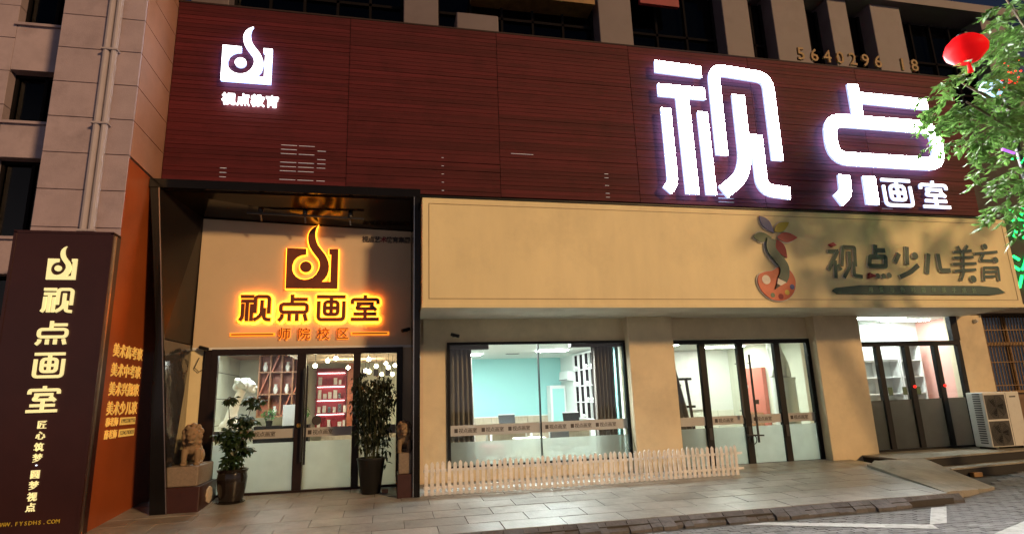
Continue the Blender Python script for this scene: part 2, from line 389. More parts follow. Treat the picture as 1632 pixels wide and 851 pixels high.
# ground sheet with far pavers
m,n,l,b=nt('ground_far'); b.inputs['Roughness'].default_value=.75
g=n.new('ShaderNodeNewGeometry'); bt=n.new('ShaderNodeTexBrick'); bt.inputs['Scale'].default_value=1; bt.inputs['Brick Width'].default_value=.2; bt.inputs['Row Height'].default_value=.1; bt.inputs['Mortar Size'].default_value=.006
bt.inputs['Color1'].default_value=(.20,.20,.21,1); bt.inputs['Color2'].default_value=(.13,.13,.135,1); bt.inputs['Mortar'].default_value=(.05,.05,.05,1)
l.new(g.outputs['Position'],bt.inputs['Vector']); l.new(bt.outputs['Color'],b.inputs['Base Color'])
gs=MB(); gs.add([(-90,-90,LOT-.012),(90,-90,LOT-.012),(90,90,LOT-.012),(-90,90,LOT-.012)],[(0,1,2,3)])
build(gs,'ground','ground_far',origin=(0,0,LOT-.012),kind='structure')

# car park of small pavers
lot=bx('car_park',-8,26,-12,-.9,LOT-.06,LOT-.008,'slab_bed',kind='structure')
lot2=None
def in_frame(p):
    d=Vector(p)-Vector((1.182,-12.327,1.6)); z=d.dot(_f)
    if z<.5: return None
    x=816+932.33*d.dot(_r)/z; y=425.5-932.33*d.dot(_u)/z
    return z if (-30<x<1662 and y<875) else None
spots=[]
for j in range(-75,12):
    for i in range(0,95):
        y=-.05+j*.105; x=.2+i*.21+(j%2)*.105
        if y>-3.99 and not (x>10.45+(y+3.7)*1.9 and y<-1.35+(x-14.6)*.1): continue
        if x>18.5: continue
        z=in_frame((x,y,LOT))
        if z: spots.append((z,x,y))
spots.sort()
pm=MB(); q=.004
pm.add([(-.1,-.0475,-.05),(.1,-.0475,-.05),(.1,.0475,-.05),(-.1,.0475,-.05),(-.1,-.0475,-q),(.1,-.0475,-q),(.1,.0475,-q),(-.1,.0475,-q),(-.1+q,-.0475+q,0),(.1-q,-.0475+q,0),(.1-q,.0475-q,0),(-.1+q,.0475-q,0)],
       [(0,1,5,4),(1,2,6,5),(2,3,7,6),(3,0,4,7),(4,5,9,8),(5,6,10,9),(6,7,11,10),(7,4,8,11),(8,9,10,11)])
pmesh=pm.mesh('paver','paver')
rest=MB()
for k,(z,x,y) in enumerate(spots):
    dz=random.uniform(-.004,.004)
    if k<300:
        o=bpy.data.objects.new('paver',pmesh); COL.objects.link(o); o.parent=lot; o.location=Vector((x,y,LOT+dz))-wpos(lot)
        o.rotation_euler=(random.uniform(-.02,.02),random.uniform(-.015,.015),random.uniform(-.02,.02))
    else:
        a=random.uniform(-.02,.02); c_,s_=math.cos(a),math.sin(a)
        rest.add([(x+vx*c_-vy*s_,y+vx*s_+vy*c_,LOT+dz+vz) for vx,vy,vz in pm.v],pm.f)
build(rest,'paver_field','paver',lot,kind='stuff')

# painted bay lines on the pavers
def paint(name,pts,z=LOT+.009):
    mb=MB(); n=len(pts); mb.prism(pts,lambda u,v,d:(u,v,z-d),.0,.003); return build(mb,name,'road_paint',kind='structure')
paint('road_marking',[(9.72,-3.98),(10.02,-3.98),(8.98,-4.92),(8.70,-4.91)])
paint('road_marking',[(6.79,-4.0),(8.72,-4.93),(8.58,-5.16),(6.35,-4.0)])
paint('road_marking',[(8.95,-5.62),(10.6,-4.95),(10.55,-5.22),(9.0,-5.95)])

# granite walkway sloping to the street
def walk_edge(y): return 11.12+(min(y,-1.2)+1.2)*.29 if y<-1.2 else 11.6
walk=build(MB().hexa([(-9,-3.7,-.5),(walk_edge(-3.7),-3.7,-.5),(11.5,.1,-.5),(-9,.1,-.5)],[(-9,-3.7,-.205),(walk_edge(-3.7),-3.7,-.205),(11.5,.1,-.012),(-9,.1,-.012)]),'walkway','slab_bed',kind='structure')
sm=MB(); hw,hd,q=.454,.226,.004
sm.add([(-hw,-hd,-.06),(hw,-hd,-.06),(hw,hd,-.06),(-hw,hd,-.06),(-hw,-hd,-q),(hw,-hd,-q),(hw,hd,-q),(-hw,hd,-q),(-hw+q,-hd+q,0),(hw-q,-hd+q,0),(hw-q,hd-q,0),(-hw+q,hd-q,0)],pm.f)
smesh=sm.mesh('slab','slab'); sl=math.atan(.05)
for j in range(8):
    y=-.235-j*.462
    for i in range(20):
        x=-6.3+i*.916+(j%2)*.458
        if x-hw>walk_edge(y): continue
        if x+hw>walk_edge(y+hd) or x+hw>walk_edge(y-hd):
            ya,yb=y-hd,y+hd; xa,xb=max(x-hw+.02,min(x+hw,walk_edge(ya))),max(x-hw+.02,min(x+hw,walk_edge(yb)))
            build(MB().hexa([(x-hw,ya,walk_z(ya)-.06),(xa,ya,walk_z(ya)-.06),(xb,yb,walk_z(yb)-.06),(x-hw,yb,walk_z(yb)-.06)],[(x-hw,ya,walk_z(ya)),(xa,ya,walk_z(ya)),(xb,yb,walk_z(yb)),(x-hw,yb,walk_z(yb))]),'slab','slab',walk); continue
        o=bpy.data.objects.new('slab',smesh); COL.objects.link(o); o.parent=walk
        o.location=Vector((x,y,walk_z(y)+random.uniform(-.002,.002)))-wpos(walk); o.rotation_euler=(sl+random.uniform(-.003,.003),random.uniform(-.002,.002),0)
# worn kerb of rough blocks
kerb=bx('kerb',-8,10.38,-3.8,-3.71,-.55,-.24,'slab_bed',kind='structure')
kx=-6.0
while kx<10.3:
    w=random.uniform(.12,.36); mb=MB(); j=lambda a=.012: random.uniform(-a,a)
    e=-3.88+j(.035); t=LOT+.035+j(.02)
    if kx>9.2: e=-3.80; t=-.28
    mb.hexa([(kx,e,LOT-.05),(kx+w-.008,e+j(),LOT-.05),(kx+w-.008,-3.705,LOT-.05),(kx,-3.705,LOT-.05)],[(kx,e+.015,t),(kx+w-.008,e+.015+j(),t+j()),(kx+w-.008,-3.705,-.192+j(.004)),(kx,-3.705,-.192+j(.004))])
    build(mb,'kerb_block','kerb_block',kerb); kx+=w

# concrete ramp and platform with two steps in front of the right door
def ragged(a,b,k,amp):
    o=[]
    for i in range(k+1):
        t=i/k; o.append((a[0]+(b[0]-a[0])*t+random.uniform(-amp,amp)*.3, a[1]+(b[1]-a[1])*t+random.uniform(-amp,amp)))
    return o
rm=MB(); front=ragged((10.40,-3.66),(12.15,-3.02),14,.035); back=[(11.13+(1.33)*i/14,-1.22-.1*i/14) for i in range(15)]
rows=6; vs=[]
for j in range(rows+1):
    t=j/rows
    for a,b in zip(front,back):
        x=a[0]+(b[0]-a[0])*t; y=a[1]+(b[1]-a[1])*t; q_=max(0,min(1,(a[0]-10.40)/1.5)); z0=-.172*(1-q_)+(LOT+.05)*q_; z1=.062 if a[0]>10.55 else .0; z=z0+(z1-z0)*t+random.uniform(-.007,.007)
        vs.append((x,y,z))
nb=15; fs=[(j*nb+i,j*nb+i+1,(j+1)*nb+i+1,(j+1)*nb+i) for j in range(rows) for i in range(nb-1)]
k0=len(vs); edge=[j*nb for j in range(rows,-1,-1)]+list(range(1,nb))+[j*nb+nb-1 for j in range(1,rows+1)]
vs+= [(vs[i][0],vs[i][1],-.5) for i in edge]; fs+=[(edge[i],edge[i+1],k0+i+1,k0+i) for i in range(len(edge)-1)]
rm.add(vs,fs); rm.sm=True
build(rm,'ramp','concrete',kind='structure')
plat=MB(); plat.prism([(11.9,-1.2),(12.48,-1.32),(16.5,-.92),(16.5,.0),(11.9,.0)],lambda u,v,d:(u,v,d),-.45,.03)
po=build(plat,'platform','step_dark',kind='structure')
build(MB().prism([(11.88,-1.23),(12.48,-1.36),(16.53,-.96),(16.53,.0),(11.88,.0)],lambda u,v,d:(u,v,d),.03,.065),'platform_slab','concrete',po)
s2=MB(); s2.prism([(12.5,-1.36),(16.7,-.94),(16.7,-1.22),(12.75,-1.66)],lambda u,v,d:(u,v,d),-.45,-.165)
build(s2,'step','step_dark',po)
build(MB().prism([(12.5,-1.36),(16.7,-.94),(16.72,-1.25),(12.74,-1.69)],lambda u,v,d:(u,v,d),-.165,-.135),'step_slab','concrete',po)

# ================================================================== LEFT STONE BUILDING
sb=empty('stone_building',(-3.7,-1.2,0),'pinkish stone clad building pier with downpipe and small dark windows','building')
bx('pier_core',-4.31,-3.07,-2.03,-.3,-.2,13,'dark_recess',sb)
z=-.10
hs=.636; k=0; zz=4.5-hs*8
pe=-3.05
for c in range(0,22):
    z0=zz+c*hs; z1=z0+hs-.012
    if z1<-.2: continue
    for (a,b2) in ((-4.33,-3.46),(-3.45,-3.05)):
        bx('stone_panel',a+.004,b2-.004,-2.08,-2.03,max(z0,-.2),z1,'stone',sb,bevel=.006)
    if z0>5.7: bx('stone_panel',-3.071,-3.05,-2.026,-.5,z0,z1,'stone_side',sb,bevel=.004)
for x in (-3.56,-3.44):
    build(MB().tube([(x,-2.15,4.1),(x,-2.15,13)],.052,10),'downpipe','pipe_white',sb)
for z0 in (4.4,6.25,7.62,9.5): bx('pipe_bracket',-3.63,-3.37,-2.215,-2.06,z0,z0+.035,'pipe_white',sb,bevel=.005)
bx('side_panel',-3.069,-3.046,-2.06,.3,-.15,5.72,'orange_panel',sb,label='orange painted metal panel on the side of the pier')
# set-back wall with windows
wy=-1.2
for (x0,x1,z0,z1) in ((-8.6,-4.31,9.62,13),(-8.6,-5.5,-.3,9.62),(-5.5,-4.31,7.66,8.6),(-5.5,-4.31,5.98,6.66),(-5.5,-4.31,3.9,4.55),(-5.5,-4.31,-.3,.6)):
    n_=max(1,round((z1-z0)/.66)); h=(z1-z0)/n_
    for i in range(n_): bx('wall_panel',x0+.005,x1,wy+(.0 if i%2 else .004),wy+.35,z0+h*i+.005,z0+h*(i+1)-.005,'stone',sb,bevel=.005)
bx('inner_wall',-8.6,-4.31,wy+.33,wy+.6,-.3,13,'dark_recess',sb)
for (z0,z1) in ((8.6,9.62),(6.66,7.66),(4.55,5.98),(.6,3.9)):
    w=bx('window',-5.5,-4.31,wy+.25,wy+.28,z0,z1,'dark_glass',sb)
    mb=MB()
    for x in (-5.48,-5.0,-4.6): mb.box(x-.025,x+.025,wy+.2,wy+.25,z0,z1)
    mb.box(-5.5,-4.31,wy+.2,wy+.248,z0,z0+.05).box(-5.5,-4.31,wy+.2,wy+.248,z1-.05,z1)
    build(mb,'window_frame','matte_black',w)
    bx('window_sill',-5.52,-4.31,wy-.05,wy+.2,z0-.05,z0+.0,'stone',w)

# tall dark sign panel fixed to the pier
PY=-2.36
ps=empty('vertical_sign',(-3.68,-2.25,-.15),'tall dark brown upright sign panel with lit gold characters on the stone pier','sign')
bx('panel',-4.34,-3.06,PY,-2.12,-.16,4.31,'panel_brown',ps)
mb=MB().box(-3.06,-3.02,PY-.01,-2.1,-.16,4.33).box(-4.38,-4.34,PY-.01,-2.1,-.16,4.33).box(-4.38,-3.02,PY-.01,-2.1,4.311,4.35)
build(mb,'edge_trim','panel_brown',ps); bx('edge_strip',-3.0195,-3.008,PY+.06,PY+.10,-.16,4.3,'alu_edge',ps)
F=FR(PY)
def logo(parent,x,z,s,y,d0,d1,m,name='emblem'):
    mb=MB(); f=off2(FR(y),x,z,s); mb.prism([(a,b) for a,b in LOGO],f,d0,d1); mb.prism(LDOT,f,d0,d1+.001); return build(mb,name,m,parent)
logo(ps,-3.86,3.58,.39,PY,.002,.03,'gold_lit')
for g,x,z,h in (('shi',-3.86,3.08,.36),('dian',-3.87,2.60,.34),('hua',-3.86,2.12,.35),('shi4',-3.87,1.63,.36)):
    build(glyph(MB(),place(GL[g],x,z,.39,h),.043,F,.002,.03,.05),'character','gold_lit',ps)
for i,ch in enumerate('匠心筑梦·圆梦视点'):
    zz=[1.45,1.30,1.14,.99,.885,.77,.62,.47,.33][i]
    build(text(MB(),ch,-3.65,zz,.125,F,.002,.02,.012),'character','gold_lit' if ch!='·' else 'cool_dot',ps)
for i,ch in enumerate('WWW.FYSDHS.COM'):
    build(text(MB(),ch,-4.02+i*.056,.12,.075,F,.002,.012,.008,.95),'character','c_yellow',ps)

# lettering on the orange side
st=empty('course_lettering',(-3.046,-1.2,1.4),'yellow course list lettering and phone numbers on the orange panel','lettering')
S=SX(-3.046)
for r_,(line,zz) in enumerate((('美术高考班',2.56),('美术中考班',2.25),('美术兴趣班',1.95),('美术少儿班',1.65))):
    for i,ch in enumerate(line):
        build(text(MB(),ch,-1.76+i*.235,zz,.225,S,.002,.012,.018),'character','yellow_letter',st)
for line,num,zz in (('穆老师','19955387755',1.44),('薛老师','13343783835',1.25)):
    for i,ch in enumerate(line): build(text(MB(),ch,-1.78+i*.15,zz,.145,S,.002,.012,.014),'character','yellow_letter',st)
    pl=MB().prism([(-1.33,zz-.06),(-.73,zz-.06),(-.73,zz+.06),(-1.33,zz+.06)],S,.002,.010); po=build(pl,'number_plate','yellow_letter',st)
    mb=MB()
    for i,ch in enumerate(num): text(mb,ch,-1.29+i*.052,zz,.09,S,.011,.014,.008)
    build(mb,'digits','ink',po)

# ================================================================== MAIN BUILDING
mbld=empty('shop_building',(7,1,0),'shop building with dark red slatted upper facade over cream rendered ground floor','building')
# cladding
clad=bx('cladding_back',-3.05,16.2,-.62,-.4,5.5,9.72,'brown_back',mbld)
pitch=.0915; n_rows=43; segs=[-3.04,.35,3.55,6.75,9.95,13.1,16.18]
smeshes={}
for r_ in range(n_rows):
    z=5.79+r_*pitch
    for i in range(6):
        w=segs[i+1]-segs[i]-.012
        if i not in smeshes:
            s_=MB(); s_.hexa([(0,-.030,0),(w,-.030,0),(w,0,0),(0,0,0)],[(0,-.027,.0868),(w,-.027,.0868),(w,0,.0868),(0,0,.0868)]); smeshes[i]=s_.mesh('slat','brown_slat')
        o=bpy.data.objects.new('slat',smeshes[i]); COL.objects.link(o); o.parent=clad
        o.location=Vector((segs[i]+.006,-.675+random.uniform(-.003,.003),z+random.uniform(-.003,.003)))-wpos(clad)
        o.rotation_euler=(random.uniform(-.02,.02),random.uniform(-.0009,.0009),0)
cap=bx('cladding_cap',-3.05,16.2,-.71,-.4,9.725,9.76,'brown_back',mbld)
for x in segs[1:-1]: bx('batten',x-.03,x+.03,-.672,-.622,5.79,9.70,'brown_back',clad)
# glowing strips on the slat fronts imitate light leaking through the gaps
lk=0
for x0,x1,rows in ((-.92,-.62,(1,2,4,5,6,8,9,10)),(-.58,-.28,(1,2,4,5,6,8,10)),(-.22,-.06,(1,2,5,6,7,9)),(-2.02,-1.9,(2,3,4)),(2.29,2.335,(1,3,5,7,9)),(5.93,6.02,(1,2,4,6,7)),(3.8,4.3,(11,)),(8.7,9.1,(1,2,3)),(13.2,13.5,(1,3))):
    for r_ in rows: bx('leak_glow_strip',x0,x1,-.711,-.69,5.79+r_*pitch-.0048,5.79+r_*pitch+.0012,'leak_glow',clad)

# upper storey behind the cladding
ux=[(-3.05,-2.29),(1.49,2.3),(6.35,7.25),(9.9,10.7),(11.43,12.5),(13.25,13.88),(14.68,15.71),(18.6,19.6)]
bx('upper_wall',-3.05,19.8,.55,.9,8.8,13.3,'dark_recess',mbld)
for a,b2 in ux: bx('pilaster',a,b2,-.05,.55,9.0,12.35,'upper_stone_shaded',mbld,bevel=.02)
bx('upper_spandrel',-3.05,9.9,.05,.55,12.36,13.9,'upper_stone_shaded',mbld)
bx('cornice',9.9,19.9,-.25,.55,12.36,12.62,'upper_stone_shaded',mbld)
for i in range(len(ux)-1):
    a,b2=ux[i][1],ux[i+1][0]
    w=bx('upper_window',a,b2,.42,.45,9.5,12.2,'dark_glass',mbld)
    mb=MB(); nn=max(2,round((b2-a)/.8))
    for k in range(nn+1):
        x=a+.03+(b2-a-.06)*k/nn; mb.box(x-.03,x+.03,.36,.42,9.5,12.2)
    mb.box(a,b2,.36,.419,10.85,10.92).box(a,b2,.36,.419,9.9,9.96)
    build(mb,'window_frame','matte_black',w)
bx('window_awning',3.12,6.23,-.15,.45,11.2,11.42,'rust',mbld)
acx=bx('outdoor_unit',2.7,3.7,-.3,.2,9.76,10.47,'upper_stone_shaded',bevel=.03,label='pale outdoor unit on the ledge above the slatted facade',cat='air conditioner')
rb=bx('banner',7.5,8.6,-.1,.0,11.45,12.3,'c_crimson',label='dark red banner on the upper pilaster beside the windows',cat='banner')
# faint number on the ledge
nb_=empty('ledge_number',(13,-.75,9.8),'unlit number standing on top edge of the slatted facade','sign')
for i,ch in enumerate('5640296 18'):
    if ch!=' ': build(text(MB(),ch,11.55+i*.39,9.98+.0*i,.50,FR(-.66),0,.06,.01),'digit','rust',nb_)

# ground floor walls
YW='yellow_wall'
bx('lintel',1.95,12.4,0,.3,2.775,3.30,YW,mbld); bx('wall',1.95,2.44,0,.3,-.1,2.775,YW,mbld)
bx('sill_wall',2.44,6.40,0,.3,-.1,.24,YW,mbld)
bx('pillar',6.40,7.47,-.25,.3,-.15,3.30,YW,mbld,bevel=.012); bx('pillar',11.11,12.36,-.28,.3,-.15,3.30,YW,mbld,bevel=.012)
bx('pillar',15.52,16.35,-.05,.3,-.15,3.30,YW,mbld,bevel=.012)
bx('wall_above',12.36,16.2,.0,.3,3.36,5.5,YW,mbld)
bx('floor_slab',1.82,16.2,-.4,6.0,5.3,5.5,'brown_back',mbld)
bx('entry_wall',-3.05,1.95,.06,.3,2.70,9.0,'board_cream',mbld)
bx('entry_pier',-2.60,-2.23,-.01,.3,-.1,2.74,'cream',mbld); bx('entry_jamb',-2.23,-2.08,-.03,.3,-.1,2.70,'frame_red',mbld); bx('entry_pier',1.53,1.95,-.01,.3,-.1,2.74,'board_cream',mbld)
# rooms
def room(x0,x1,y1,h,wl,wb,wr,cl='wall_white'):
    bx('room_floor',x0,x1,.02,y1,-.12,-.002,'floor_in',mbld); bx('room_ceiling',x0,x1,.3,y1,h,h+.12,cl,mbld)
    bx('room_back',x0,x1,y1,y1+.12,-.1,h+.1,wb,mbld); bx('room_side',x0-.06,x0,.3,y1+.1,-.1,h+.1,wl,mbld); bx('room_side',x1,x1+.06,.3,y1+.1,-.1,h+.1,wr,mbld)
room(-2.6,1.88,4.6,2.82,'ink','wall_cream_in','wall_cream_in','wood')
room(2.1,6.88,6.6,2.86,'wall_white','teal','wall_white')
room(7.0,12.2,5.2,2.92,'wall_white','wall_white','wall_cream_in')
room(12.32,16.16,1.75,3.34,'wall_white','wall_white','pink_in')

# glazing: frame bars, panes, frosted film, sticker band with small print
def glazing(name,x0,x1,z0,z1,y,bars,fm,fw,frz,band,handles=(),film='frost',skip=(),txt=True,label=None):
    g=bx(name,x0,x1,y-.05,y+.05,z1-fw,z1,fm,mbld,bevel=.004,label=label)
    bx('jamb',x0,x0+fw,y-.05,y+.05,z0,z1-fw,fm,g); bx('jamb',x1-fw,x1,y-.05,y+.05,z0,z1-fw,fm,g)
    bx('bottom_rail',x0+fw,x1-fw,y-.045,y+.045,z0,z0+.06,fm,g)
    xs=[x0+fw]
    for x,w in bars:
        bx('mullion',x-w/2,x+w/2,y-.055,y+.055,z0+.061,z1-fw-.001,fm,g,bevel=.004); xs+= [x-w/2,x+w/2]
    xs.append(x1-fw)
    for i in range(0,len(xs),2):
        a,b2=xs[i],xs[i+1]
        bx('pane',a,b2,y-.006,y+.006,z0+.06,z1-fw,'glass',g)
        if i//2 not in skip and frz: bx('frosted_film',a+.01,b2-.01,y-.0105,y-.0085,z0+.065,frz,film,g)
        if band:
            bd=bx('sticker_band',a+.004,b2-.004,y-.014,y-.011,band[0],band[1],'sticker',g)
            if txt:
                zc=(band[0]+band[1])/2; u=a+.12
                while u+.52<b2:
                    mb=MB().box(u-.04,u+.03,y-.0165,y-.0145,zc-.04,zc+.04)
                    for k,ch in enumerate('视点画室'): text(mb,ch,u+.095+k*.095,zc,.10,FR(y),.0142,.0155,.012)
                    u+=.56; build(mb,'lettering','ink',bd,kind='stuff')
    return g
gl_entry=glazing('entrance_door',-2.08,1.53,-.02,2.70,.0,[(-.43,.17),(.63,.14)],'frame_red',.12,.92,(1.0,1.17))
mbh=MB().bar((-.30,-.13,.50),(-.30,-.13,2.35),.035); mbh.bar((-.37,-.13,.55),(-.37,-.13,2.30),.03)
for zz in (.75,2.1): mbh.bar((-.30,-.13,zz),(-.30,0,zz),.022)
build(mbh,'bar_handle','black_metal',gl_entry)
build(MB().prism([(-.11+.09*math.cos(a*.3927),1.30+.09*math.sin(a*.3927)) for a in range(16)],FR(.0),.0145,.022),'round_sticker','ink',gl_entry)
gl_win=glazing('shop_window',2.44,6.40,.24,2.775,.0,[(4.40,.018)],'frame_dark',.055,.76,(.88,1.09),film='frost_clear')
gl_mid=glazing('middle_door',7.47,11.11,-.06,2.76,.0,[(8.27,.15),(9.24,.16),(10.20,.15)],'frame_dark',.10,.80,(.86,1.05))
for x,zs in ((9.10,(1.0,2.4)),(9.40,(.45,2.4))):
    mb=MB().bar((x,-.12,zs[0]),(x,-.12,zs[1]),.035)
    for zz in (zs[0]+.15,zs[1]-.2): mb.bar((x,-.12,zz),(x,0,zz),.022)
    build(mb,'bar_handle','black_metal',gl_mid)
lockm=MB().bar((9.12,-.14,.62),(9.52,-.14,.60),.05,.035).tube([(9.24+.09*math.cos(a*.5236),-.15,.52+.1*math.sin(a*.5236)) for a in range(12)],.012,6,True)
build(lockm,'door_lock','black_metal',gl_mid)
bx('lock_plate',9.50,9.58,-.03,-.012,1.28,1.38,'ink',gl_mid)
gl_right=glazing('right_door',12.36,15.52,.06,2.66,.0,[(13.02,.14),(13.86,.15),(14.74,.14)],'frame_dark',.12,1.25,None,film='frost_dim')
tr=bx('transom_pane',12.42,15.46,-.006,.006,2.662,3.31,'glass',gl_right)
bx('transom_frame',12.36,15.52,-.05,.05,3.31,3.36,'frame_dark',gl_right); bx('transom_jamb',12.36,12.42,-.05,.05,2.662,3.31,'frame_dark',gl_right); bx('transom_jamb',15.3,15.52,-.07,.05,2.662,3.31,'frame_dark',gl_right)
for x in (13.62,14.02,13.2): bx('door_sticker',x-.06,x+.06,-.022,-.012,1.36,1.55,'c_green',gl_right)
for x in (13.86,14.76): build(MB().ball((x,-.085,1.55),.035),'red_indicator','red_led',gl_right)
for x,g in ((9.24,gl_mid),(10.2,gl_mid),(8.27,gl_mid)):
    bx('latch',x-.04,x+.04,-.075,-.056,.55,.80,'black_metal',g)
build(MB().ball((-.43,-.075,1.22),.045,10,7),'lock_glint','amber_glint',gl_entry)  # street light's amber reflection on the lock put into its colour

# ================================================================== SIGNS
# cream sign box over the shop windows
FY=-1.6
fb=empty('fascia_sign',(8.7,-.9,3.27),'long cream sign box with dark green characters and colourful palette emblem','sign')
build(MB().box(1.83,15.72,FY+.02,-.0,3.272,3.30).box(1.83,15.72,-.70,-.0,3.302,5.3),'soffit','soffit',fb)
px=[1.83,4.62,7.4,10.2,12.98,15.72]
bx('panel',1.83,15.72,FY+.001,-.712,3.304,5.40,'cream',fb,bevel=.01)
bx('bottom_lip',1.82,15.73,FY-.02,FY+.02,3.262,3.34,'cream',fb,bevel=.006)
mb=MB(); F=FR(FY)
for (a,b2,c,d) in ((1.95,15.6,5.27,5.283),(1.95,15.6,3.43,3.443),(1.95,1.963,3.443,5.27),(15.587,15.6,3.443,5.27)): mb.box(a,b2,FY-.006,FY,c,d)
build(mb,'trim_line','cream_trim',fb)
bx('top_flashing',1.80,15.75,FY-.03,-.72,5.402,5.43,'frame_dark',fb)
FS={'shi':[[(10.63,4.5),(10.87,4.51)],[(10.86,4.5),(10.58,4.1)],[(10.76,4.28),(10.72,3.92)],[(10.82,4.19),(10.87,4.1)],[(10.92,4.2),(11.02,4.61),(11.31,4.6),(11.26,4.19)],[(11.15,4.49),(11.11,4.16),(10.93,3.93)],[(11.22,4.25),(11.19,3.97),(11.38,3.94)]],
'dian':[[(11.87,4.66),(11.83,4.43)],[(11.85,4.55),(12.09,4.55)],['c',(11.68,4.4),(12.09,4.4),(12.05,4.18),(11.62,4.19)]],
'shao':[[(12.71,4.63),(12.64,4.25)],[(12.46,4.47),(12.33,4.29)],[(12.92,4.21),(12.69,4.06),(12.4,3.95)]],
'er':[[(13.27,4.48),(13.14,4.05)],[(13.53,4.48),(13.52,4.11),(13.78,4.11)]],
'mei':[[(14.15,4.68),(14.18,4.6)],[(14.41,4.7),(14.33,4.6)],[(14.01,4.55),(14.49,4.59)],[(13.98,4.41),(14.5,4.44)],[(13.91,4.26),(14.55,4.29)],[(14.27,4.59),(14.16,4.14)],[(13.92,4.1),(14.5,4.14)],[(14.2,4.14),(14.04,3.9)]],
'yu':[[(14.59,4.52),(15.24,4.58)],[(14.83,4.51),(14.71,4.36),(15.05,4.36)],[(14.69,3.89),(14.75,4.19),(15.17,4.2),(15.13,3.9)],[(14.77,4.09),(15.09,4.1)],[(14.74,3.98),(15.01,3.99)]]}
def circ(x,z,r,n=14,r2=None): return [(x+r*math.cos(2*math.pi*i/n),z+(r2 or r)*math.sin(2*math.pi*i/n)) for i in range(n)]
extra={'dian':[(11.8,3.96,.062),(11.95,3.96,.062),(12.1,3.98,.065)],'shao':[(12.89,4.44,.085)],'mei':[(14.39,3.92,.085)],'yu':[(15.15,4.38,.075),(14.92,4.70,.07)]}
for k,sts in FS.items():
    mb=MB(); glyph(mb,sts,.105 if k in('shao','er','dian') else (.085 if k=='shi' else .064),F,.002,.038,.07 if k in('er','shao') else .03,side=1,ext=.02)
    for i,(x,z,r) in enumerate(extra.get(k,[])): mb.prism(circ(x,z,r),F,.003,.042+.001*i,side=1)
    build(mb,'character',['green_dark','c_white'],fb)
build(MB().prism([(11.54,3.90),(11.75,3.955),(11.58,4.03)],F,.002,.07),'red_triangle','c_crimson',fb)
build(MB().prism([(10.66,4.66),(10.76,4.70),(10.84,4.63),(10.74,4.60)],F,.002,.07),'red_leaf_dot','c_red',fb)
bn=build(MB().prism([(10.59,3.63),(10.68,3.69),(11.29,3.75),(14.53,3.76),(15.04,3.72),(15.23,3.6),(14.79,3.55),(10.7,3.56)],F,.002,.04),'brush_band','green_dark',fb)
mb=MB()
for i,ch in enumerate('用爱与色彩陪伴孩子成长'): text(mb,ch,11.55+i*.278,3.655,.125,F,.041,.046,.008)
build(mb,'lettering','sage',bn)
# emblem: palette, bent pencil, leaves
def leaf2(a,b,wd):
    a=Vector(a); b=Vector(b); d=b-a; n_=Vector((-d.y,d.x)).normalized(); o=[]
    for i in range(13):
        t=i/12; o.append(tuple(a+d*t+n_*wd*math.sin(math.pi*t**.85)))
    for i in range(11,0,-1):
        t=i/12; o.append(tuple(a+d*t-n_*wd*math.sin(math.pi*t**.85)))
    return o
pal=[(8.84,3.97),(9.0,4.03),(9.18,4.04),(9.29,4.12),(9.5,4.14),(9.64,4.02),(9.71,3.83),(9.64,3.59),(9.46,3.43),(9.23,3.39),(9.01,3.45),(8.84,3.62),(8.78,3.82)]
pal=fillet(pal,.12,True,4)
build(MB().prism([(9.245+(a-9.245)*1.05,3.77+(b-3.77)*1.05) for a,b in pal],F,.001,.03),'emblem_backing','c_white',fb)
pp=build(MB().prism(pal,F,.031,.05),'palette','c_orange',fb)
for x,z,r,mm in ((8.99,3.85,.10,'c_white'),(9.59,3.70,.055,'c_blue'),(9.45,3.58,.055,'c_yellow'),(9.29,3.49,.06,'c_crimson'),(9.10,3.52,.05,'c_green')):
    build(MB().prism(circ(x,z,r),F,.051,.056),'paint_dot',mm,pp)
pen=[(9.23,4.74),(9.17,4.52),(9.46,4.14),(9.44,3.96),(9.36,3.84)]
build(stroke(MB(),pen,.27,F,.002,.028,.16,ext=.02),'pencil_backing','c_white',fb)
build(stroke(MB(),pen,.215,F,.0575,.085,.16),'pencil','green_dark',fb)
build(MB().prism([(9.26,3.88),(9.45,3.785),(9.30,3.72),(9.22,3.76)],F,.0575,.083),'pencil_wood','c_white',fb); build(MB().prism([(9.30,3.72),(9.22,3.76),(9.16,3.64)],F,.0575,.083),'pencil_tip','ink',fb)
for (a,b2,wd,mm) in (((9.03,5.25),(9.34,4.88),.10,'c_blue'),((8.82,4.79),(9.26,4.77),.11,'c_green'),((9.40,4.79),(9.90,4.79),.11,'c_red'),((9.34,4.74),(9.57,4.33),.11,'c_crimson'),((9.35,4.92),(9.74,5.13),.10,'c_yellow')):
    lb=build(MB().prism(leaf2(a,b2,wd+.025),F,.002,.03),'leaf_backing','c_white',fb); build(MB().prism(leaf2(a,b2,wd),F,.031,.05),'leaf',mm,fb)

